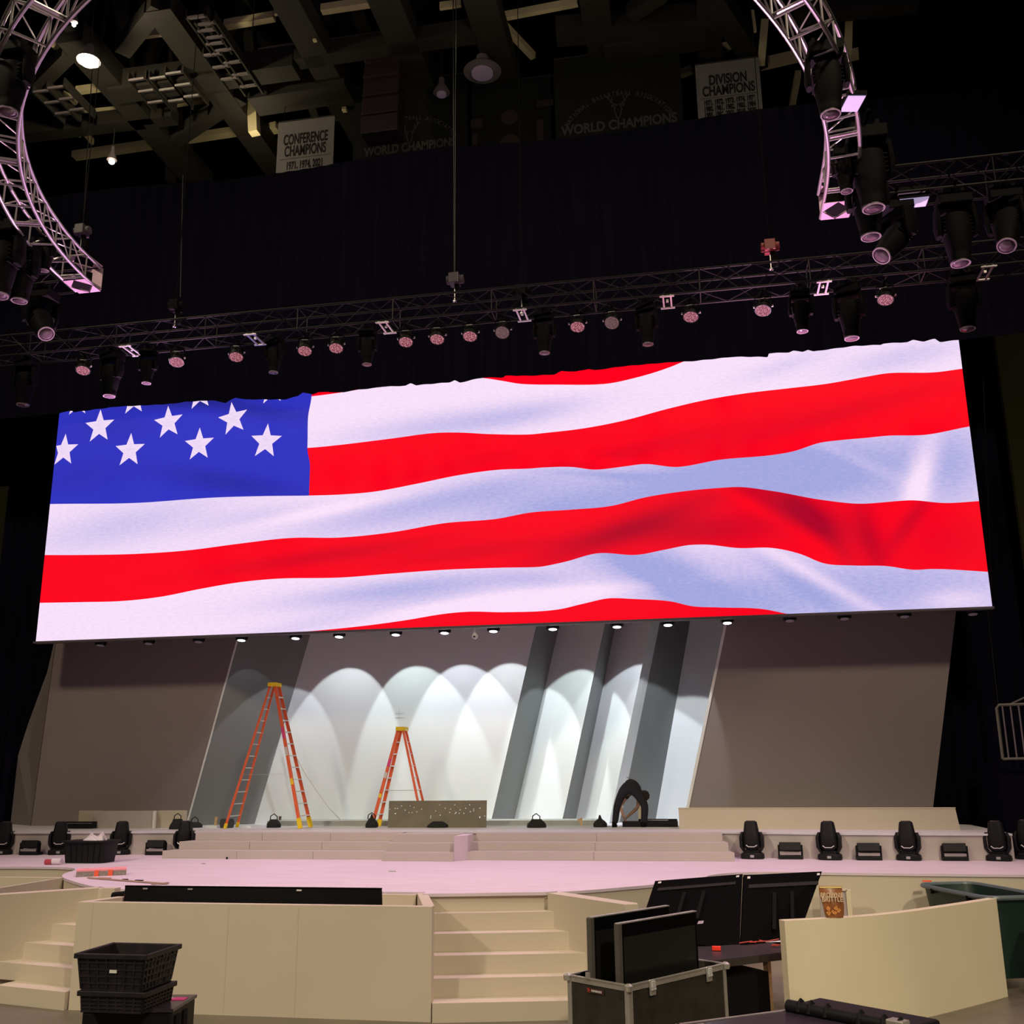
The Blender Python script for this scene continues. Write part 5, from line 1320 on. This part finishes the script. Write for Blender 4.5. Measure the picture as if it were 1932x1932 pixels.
cc = (A_+C_)/2; print('crate', w2_, d2_, cc, rz2)
crate('black slotted crate resting on the lidded case, under the topmost crate', (cc.x+.02, cc.y, .632), w2_*.93, d2_*.88, .20, rz2, True, tapr=.95)
cr2 = crate('topmost black slotted crate of the left foreground stack', (cc.x, cc.y, .834), w2_, d2_, zc2-.834, rz2, True, tapr=.88)
MB().box((.03, -d2_/2+.005, .20), (.08, .008, .03)).build('crate_label', 'wlabel', cr2)

# ------------------------------------------------------------------ cases at the bottom edge, right
K0, K1 = at(1480, 1888, z=.95), at(1700, 1930, z=.95)
d = K1-K0; rk = math.atan2(d.y, d.x)
hc = thing('hard_case', 'ribbed black hard case with a moulded handle at the bottom edge', 'hard case', (K0.x, K0.y, 0), rk)
Lk = d.length
MB().box((Lk/2, .32, .45), (Lk+.06, .52, .90)).build('case_body', 'black', hc, bevel=.03)
MB().cyl((.0, .05, .90), (Lk, .05, .90), .055, n=14).build('top_edge_roll', 'black', hc, smooth=True)
for i, x in enumerate((.14, .25, .42, .75, .97, 1.12)):
    if x < Lk: MB().loft([ring(x, .05, .88, .035, .07, 10), ring(x, .05, .955, .02, .05, 10), ring(x, .05, .985, .004, .01, 10)]).build('rib', 'black', hc, smooth=True)
MB().box((.40, -.005+.055, .80), (.30, .02, .07)).build('nameplate', mat('buff plate', (.45, .42, .32), .5), hc)
MB().box((Lk-.06, .05, .93), (.16, .12, .06)).build('corner_latch', 'alu', hc, bevel=.01)
R0, R1 = at(1278, 1932, z=.86), at(1478, 1906, z=.86)
d = R1-R0; rr = math.atan2(d.y, d.x)
c2 = thing('road_case', 'closed dark road case with purple-lit lid at the bottom edge beside the hard case', 'road case', (R0.x, R0.y, 0), rr)
MB().box((d.length/2+.1, -.35, .42), (d.length+.2, .70, .84)).build('case_body', 'caseb', c2)
MB().box((d.length/2+.1, -.35, .852), (d.length+.16, .66, .01)).build('lid', 'purplelid', c2)
e = MB(); e.box((d.length/2+.1, -.006, .845), (d.length+.22, .035, .035)); e.box((0, -.35, .845), (.035, .72, .035)); e.box((.12, -.12, .86), (.16, .05, .012)); e.build('edging', 'alu', c2)

# ------------------------------------------------------------------ railing on the right seating riser
Yr = 22.0
p0 = at(1892, 1432, Y=Yr); p1 = at(1892, 1330, Y=Yr)
t = thing('guard_rail', 'grey metal barred guard rail high at the right frame edge', 'railing', (p0.x, Yr, p0.z))
hh = p1.z-p0.z; g = MB()
g.tube([(0, 0, 0), (0, 0, hh-.06), (.05, 0, hh), (1.6, 0, hh+.02)], .028, 8); g.cyl((0, 0, .0), (1.6, 0, .02), .025, n=8)
g.build('frame', mat('grey rail paint', (.16, .15, .13), .5), t, smooth=True)
for k in range(9): MB().cyl((.11+k*.15, 0, 0), (.11+k*.15, 0, hh), .016, n=8).build('bar', 'seat', t)
g = MB(); g.cyl((.25, .05, hh), (1.1, .5, hh+.35), .02, n=6); g.build('brace', 'seat', t)
t2 = thing('seating_riser', 'dark steel seating riser under the guard rail at the right', 'riser', (p0.x-.05, Yr+.2, 0)); MB().box((2.0, 1.0, (p0.z-.05)/2), (4, 2, p0.z-.05)).build('riser_body', 'drape', t2)
for a, c, lb in (((1862, 1140), (1905, 1520), 'thin pale guy cable running down right of the black leg drape'), ((1852, 640), (1872, 1140), 'thin edge cable running down beside the LED screen right side')):
    A, B = at(*a, Y=23.6), at(*c, Y=23.6)
    tag(MB().cyl(A, B, .012, n=6).build('guy_cable', 'rigd'), lb, 'cable')

# ------------------------------------------------------------------ roof steel
zS = 24.0
def roofbeam(name, label, a, b, th, m, z=zS, vert=False, cat='roof beam', grp=None, hh=None):
    A = at(*a, z=z); B = at(*b, Y=A.y) if vert else at(*b, z=z)
    o = MB().bar(A, B, th, hh or th).build(name, m); o2 = tag(o, label, cat, grp); return o
# main dark trusses run away from the camera
VX = -3.5
def ytruss(label, a, b, th=.75):
    A, B = at(*a, z=zS), at(*b, z=zS); x = (A.x+B.x)/2; B.x = A.x = x
    t = thing('roof_truss', label, 'roof truss', A, 0, 'dark roof trusses'); d = B-A
    MB().bar((0, 0, 0), d, th, .7).build('bottom_chord', 'steel', t)
    MB().bar((0, 0, 4.2), d+Vector((0, 0, 4.2)), .5, .5).build('top_chord', 'steel', t)
    n = 5; g = MB()
    for k in range(n):
        y0, y1 = d.y*k/n, d.y*(k+1)/n; s_ = k % 2
        g.bar((0, y0, 4.2*s_), (0, y1, 4.2*(1-s_)), .35, .35)
    g.build('web_braces', 'steel', t)
ytruss('dark main roof truss nearest the lit roof lamp', (130, 60), (385, 345), .8)
ytruss('dark main roof truss right of the lit roof lamp', (300, 0), (530, 325), .8)
ytruss('dark main roof truss above the white conference banner', (520, -40), (700, 270), .8)
ytruss('dark main roof truss above the left dark banner', (690, -40), (850, 230), .9)
ytruss('dark main roof truss in the middle of the ceiling', (850, -40), (1010, 200), .9)
ytruss('dark main roof truss above the right dark banner', (1120, -40), (1150, 200), .8)
ytruss('dark main roof truss near the white division banner', (1330, -60), (1345, 160), .7)
dark = [((215, 165), (560, 118), .7), ((480, 180), (660, 152), .9), ((560, 108), (900, 58), .5), ((40, 250), (330, 215), .5), ((455, 178), (330, 262), .45), ((300, 5), (232, 92), .45), ((330, 262), (322, 335), .4), ((1050, 60), (1380, 28), .6), ((1140, 85), (1330, 55), .8), ((1300, 60), (1370, 110), .3), ((1345, -10), (1430, 118), .6), ((1190, 25), (1250, -15), .4), ((900, 190), (1060, 165), .6), ((1500, 25), (1730, 0), .5), ((60, 170), (130, 100), .4), ((600, 150), (640, 222), .25), ((575, 160), (598, 225), .25)]
for i, (a, b, th) in enumerate(dark): roofbeam('roof_brace', 'dark brown roof brace among the ceiling steel', a, b, th, 'steel', zS-.1, grp='dark roof braces')
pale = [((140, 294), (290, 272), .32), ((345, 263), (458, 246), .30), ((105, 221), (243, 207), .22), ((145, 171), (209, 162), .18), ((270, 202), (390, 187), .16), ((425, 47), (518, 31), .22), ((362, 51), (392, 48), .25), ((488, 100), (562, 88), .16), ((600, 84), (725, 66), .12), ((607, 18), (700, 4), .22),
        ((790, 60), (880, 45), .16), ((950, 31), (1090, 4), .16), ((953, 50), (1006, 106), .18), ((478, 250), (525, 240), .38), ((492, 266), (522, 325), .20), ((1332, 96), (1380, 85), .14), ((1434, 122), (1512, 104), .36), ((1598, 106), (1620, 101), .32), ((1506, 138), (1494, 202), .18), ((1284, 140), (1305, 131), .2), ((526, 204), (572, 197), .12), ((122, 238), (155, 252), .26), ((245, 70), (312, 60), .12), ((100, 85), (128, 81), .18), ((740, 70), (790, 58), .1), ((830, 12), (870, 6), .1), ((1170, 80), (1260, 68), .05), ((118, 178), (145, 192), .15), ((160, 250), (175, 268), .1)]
for i, (a, b, th) in enumerate(pale): roofbeam('roof_purlin', 'roof purlin with lamp light painted in pale yellow', a, b, th, 'pale', zS+.5, grp='pale roof purlins', hh=.22)
for a, b, th in (((477, 182), (480, 252), .30), ((594, 28), (594, 78), .1), ((1443, 40), (1436, 120), .22), ((1602, 22), (1600, 100), .20), ((652, 160), (650, 210), .14), ((748, 5), (750, 32), .1), ((520, 12), (521, 28), .1), ((1420, 20), (1425, 60), .08)):
    roofbeam('roof_post', 'pale upright post joining the roof purlins', a, b, th, 'pale', zS+.5, vert=True, cat='roof post', grp='pale roof posts')
# dark grey plates between the steel
for i, (x, y) in enumerate(((75, 205), (175, 205), (430, 200))):
    pass
# roof lamps
def hibay(label, px, py, z, m, r, e=0):
    p = at(px, py, z=z); t = thing('roof_lamp', label, 'roof lamp', p)
    MB().loft([ring(0, 0, zz, q, q, 20) for zz, q in ((.0, r*1.6), (.12, r*1.3), (.3, r*.6), (.5, r*.5))]).build('shade', 'seat', t, smooth=True)
    MB().loft([ring(0, 0, zz, q, q, 20) for zz, q in ((-.03, r*.9), (-.10, r*.9), (-.14, r*.4))]).build('lamp_glass', m, t, smooth=True)
    MB().cyl((0, 0, .5), (0, 0, 2.5), .02, n=6).build('stem', 'steel', t)
    if e: light('POINT', p+Vector((0, -.1, -.35)), p, e, (1, .84, .5), size=.2, name='roof_lamp_glow')
hibay('brightly lit high bay roof lamp at the upper left', 167, 115, 22.5, 'hotlamp', .20, 380)
hibay('tiny lit roof lamp below the bright one', 211, 302, 22.5, 'hotlamp2', .10, 15)
hibay('small dim lamp at the top left beside the curved truss', 140, 42, 23, 'hotlamp2', .06)
hibay('small dim greenish lamp above the left dark banner', 833, 175, 23, 'lampdim', .16)
hibay('round dim lamp in the middle of the ceiling', 910, 135, 23, 'lampdim', .35)
light('POINT', at(1420, 165, z=19.3), (0, 0, 0), 60, (1, .84, .5), size=.3, name='roof_fill')  # added point light without a lamp, brightens the division banner
light('POINT', at(470, 290, z=22.0), (0, 0, 0), 75, (1, .84, .5), size=.3, name='roof_fill')  # added point light without a lamp, brightens the left roof steel
light('POINT', at(640, 110, z=20.5), (0, 0, 0), 50, (1, .84, .55), size=.3, name='roof_fill')  # added point light without a lamp among the roof steel
light('POINT', at(980, 80, z=21), (0, 0, 0), 60, (1, .84, .55), size=.3, name='roof_fill')  # added point light without a lamp near the ceiling centre
# louvred speaker-like blocks between trusses
def louvre(label, px, py, n=4, z=zS-.5, w_=.5):
    p = at(px, py, z=z); t = thing('louvre_block', label, 'vent louvre', p)
    for k in range(n): MB().box((0, k*.55, 0), (w_, .22, .06), rx=.5).build('slat', 'seat', t)
    MB().box((-w_/2-.04, n*.25, .1), (.05, n*.55, .3)).box((w_/2+.04, n*.25, .1), (.05, n*.55, .3)).build('frame', 'steel', t)
for a, lb in (((390, 45), 'tall louvre block at the top between roof trusses'), ((402, 103), 'short louvre block between roof trusses'), ((260, 150), 'louvre block left of the long truss'), ((300, 147), 'louvre block right of its twin, left of the long truss'), ((330, 138), 'louvre block nearest the long truss'), ((80, 172), 'louvre block under the lit roof lamp, left'), ((107, 165), 'louvre block under the lit roof lamp, right'), ((372, 32), 'narrow louvre block beside the tall one')):
    louvre(lb, a[0], a[1], 6 if a[1] == 45 else 3)
# line array boxes hanging by the banners
p = at(722, 245, Y=25.5); t = thing('hanging_speaker', 'dark hanging speaker stack left of the left dark banner', 'speaker', p)
for k in range(5): MB().box((0, .04*k, .62*k), (1.12, .7, .58), rx=-.08*k).build('speaker_box', mat('dark maroon speaker box', (.035, .018, .026), .5), t, bevel=.02)
MB().cyl((-.4, 0, 3), (-.4, 0, 8), .012, n=6).cyl((.4, 0, 3), (.4, 0, 8), .012, n=6).build('hanging_wire', 'rigd', t)

# ------------------------------------------------------------------ banners
def banner(label, c4, Y, m, lines, ink, extra=None):
    tl, tr, br, bl = [at(*c, Y=Y) for c in c4]; x0 = (tl.x+bl.x)/2; x1 = (tr.x+br.x)/2; z0 = (bl.z+br.z)/2; z1 = (tl.z+tr.z)/2
    t = thing('hanging_banner', label, 'banner', (x0, Y, z0)); w_, hh = x1-x0, z1-z0
    MB().box((w_/2, 0, hh/2), (w_, .02, hh)).build('banner_cloth', m, t)
    MB().cyl((0, 0, hh+.02), (w_, 0, hh+.02), .03, n=8).build('top_pole', 'steel', t)
    MB().cyl((w_*.1, 0, hh), (w_*.1, 0, hh+3), .01, n=6).cyl((w_*.9, 0, hh), (w_*.9, 0, hh+3), .01, n=6).build('hanging_wire', 'rigd', t)
    for body, fx, fz, sz, sx in lines:
        text('lettering', body, ink, (w_*fx, -.014, hh*fz), sz*hh, t, sx=sx, ext=.003, bold=.014)
    return t, w_, hh
YB = 26.5
t, w_, hh = banner('white banner reading CONFERENCE CHAMPIONS hanging from the roof left of the speaker', ((523, 232), (628, 220), (632, 316), (520, 395)), YB, 'banner', [('CONFERENCE', .5, .66, .21, .45), ('CHAMPIONS', .5, .49, .21, .47), ('1971, 1974, 2021', .5, .30, .15, .48)], 'banink')
MB().box((w_/2, -.013, hh*.45), (w_*.92, .004, .012)).build('rule_line', 'banink', t)
t, w_, hh = banner('white banner reading DIVISION CHAMPIONS hanging from the roof at the right', ((1312, 122), (1430, 110), (1443, 238), (1318, 250)), YB, 'banner', [('DIVISION', .5, .68, .20, .58), ('CHAMPIONS', .5, .52, .20, .58), ('1971, 1972, 1973, 1974, 1976', .5, .385, .10, .54), ('1980, 1981, 1982, 1983, 1984', .5, .295, .10, .54), ('1985, 1986, 2001, 2019, 2020', .5, .205, .10, .54)], 'banink')
MB().box((w_/2, -.013, hh*.485), (w_*.9, .004, .012)).build('rule_line', 'banink', t)
def arched(body, t, w_, hh, cxf, czf, r, size, a0, a1, only=None):
    n = len(body)
    for i, ch in enumerate(body):
        if ch == ' ' or (only and i < only): continue
        a = radians(a0+(a1-a0)*i/(n-1)); x = w_*cxf+r*cos(a); z = hh*czf+r*sin(a)
        o = text('arched_letter', ch, 'banwhite', (x, -.016, z), size, t, sx=.7, ext=.003, bold=.004)
        o.rotation_euler = (Matrix.Rotation(-(a-pi/2), 3, 'Y') @ Matrix.Rotation(pi/2, 3, 'X')).to_euler()
def emblem(t, w_, hh, s):
    """small stag-like head mark: face outline with antlers"""
    g = MB(); cx_, cz = w_*.5, hh*.50
    def L(*pts): 
        for a, b in zip(pts[:-1], pts[1:]): g.bar((cx_+a[0]*s, -.018, cz+a[1]*s), (cx_+b[0]*s, -.018, cz+b[1]*s), .03, .006, up=(0, 1, 0))
    for m_ in (-1, 1):
        L((m_*.08, .1), (m_*.14, -.1), (m_*.06, -.42), (0, -.5)); L((m_*.08, .1), (m_*.25, .22), (m_*.36, .45), (m_*.30, .62)); L((m_*.25, .22), (m_*.20, .45)); L((m_*.33, .36), (m_*.46, .52)); L((m_*.10, .12), (m_*.26, .08), (m_*.14, .02))
    L((-.08, .1), (.08, .1))
    g.build('stag_mark', 'banwhite', t)
t, w_, hh = banner('dark banner with WORLD CHAMPIONS lettering under an arc, right of the ceiling centre', ((1045, 110), (1285, 85), (1290, 300), (1050, 320)), YB, 'bannerd', [('WORLD CHAMPIONS', .5, .31, .115, .80)], 'banwhite')
arched('NATIONAL BASKETBALL ASSOCIATION', t, w_, hh, .5, .15, w_*.46, .21, 148, 32); emblem(t, w_, hh, .8)
t, w_, hh = banner('dark banner with WORLD CHAMPIONS lettering beside the hanging speaker', ((665, 165), (880, 140), (885, 345), (668, 365)), YB+.3, 'bannerd', [('WORLD CHAMPIONS', .5, .34, .11, .72)], 'banwhite')
arched('NATIONAL BASKETBALL ASSOCIATION', t, w_, hh, .5, .2, w_*.44, .20, 148, 32, 13); emblem(t, w_, hh, .7)
t, w_, hh = banner('dark banner with a rounded pale figure between the two lettered dark banners', ((890, 160), (1040, 145), (1040, 330), (890, 345)), YB+.5, 'bannerd', [], 'banwhite')
M['print'] = mat('faded red brown print', (.045, .03, .03), .9)
for z_, r_ in ((.62, .26), (.36, .30)): MB().cyl((w_*.48, -.02, hh*z_), (w_*.48, -.012, hh*z_), r_, n=20).build('printed_circle', 'print', t)
for c_, d_ in (((.93, .72), (.5, .22)), ((.86, .44), (.2, .8)), ((.06, .60), (.35, .3)), ((.04, .42), (.16, .5))): MB().box((w_*c_[0], -.015, hh*c_[1]), (d_[0], .01, d_[1])).build('printed_block', 'print', t)

# wires dropping through the roof
for i, (a, b) in enumerate((((855, 0), (857, 515)), ((174, 130), (157, 420)), ((345, 330), (340, 560)), ((480, 0), (474, 100)), ((205, 0), (196, 65)))):
    A, B = at(*a, Y=20.6), at(*b, Y=20.6)
    tag(MB().cyl(A, B, .012, n=5).build('hanging_wire', 'rigd'), ['long thin wire dropping to the centre hoist', 'thin wire dropping beside the bright roof lamp', 'thin wire dropping in front of the border drape at the left', 'thin wire at the top left between roof beams', 'short thin wire above the bright roof lamp'][i], 'wire')
# tidy names of copies is left to Blender
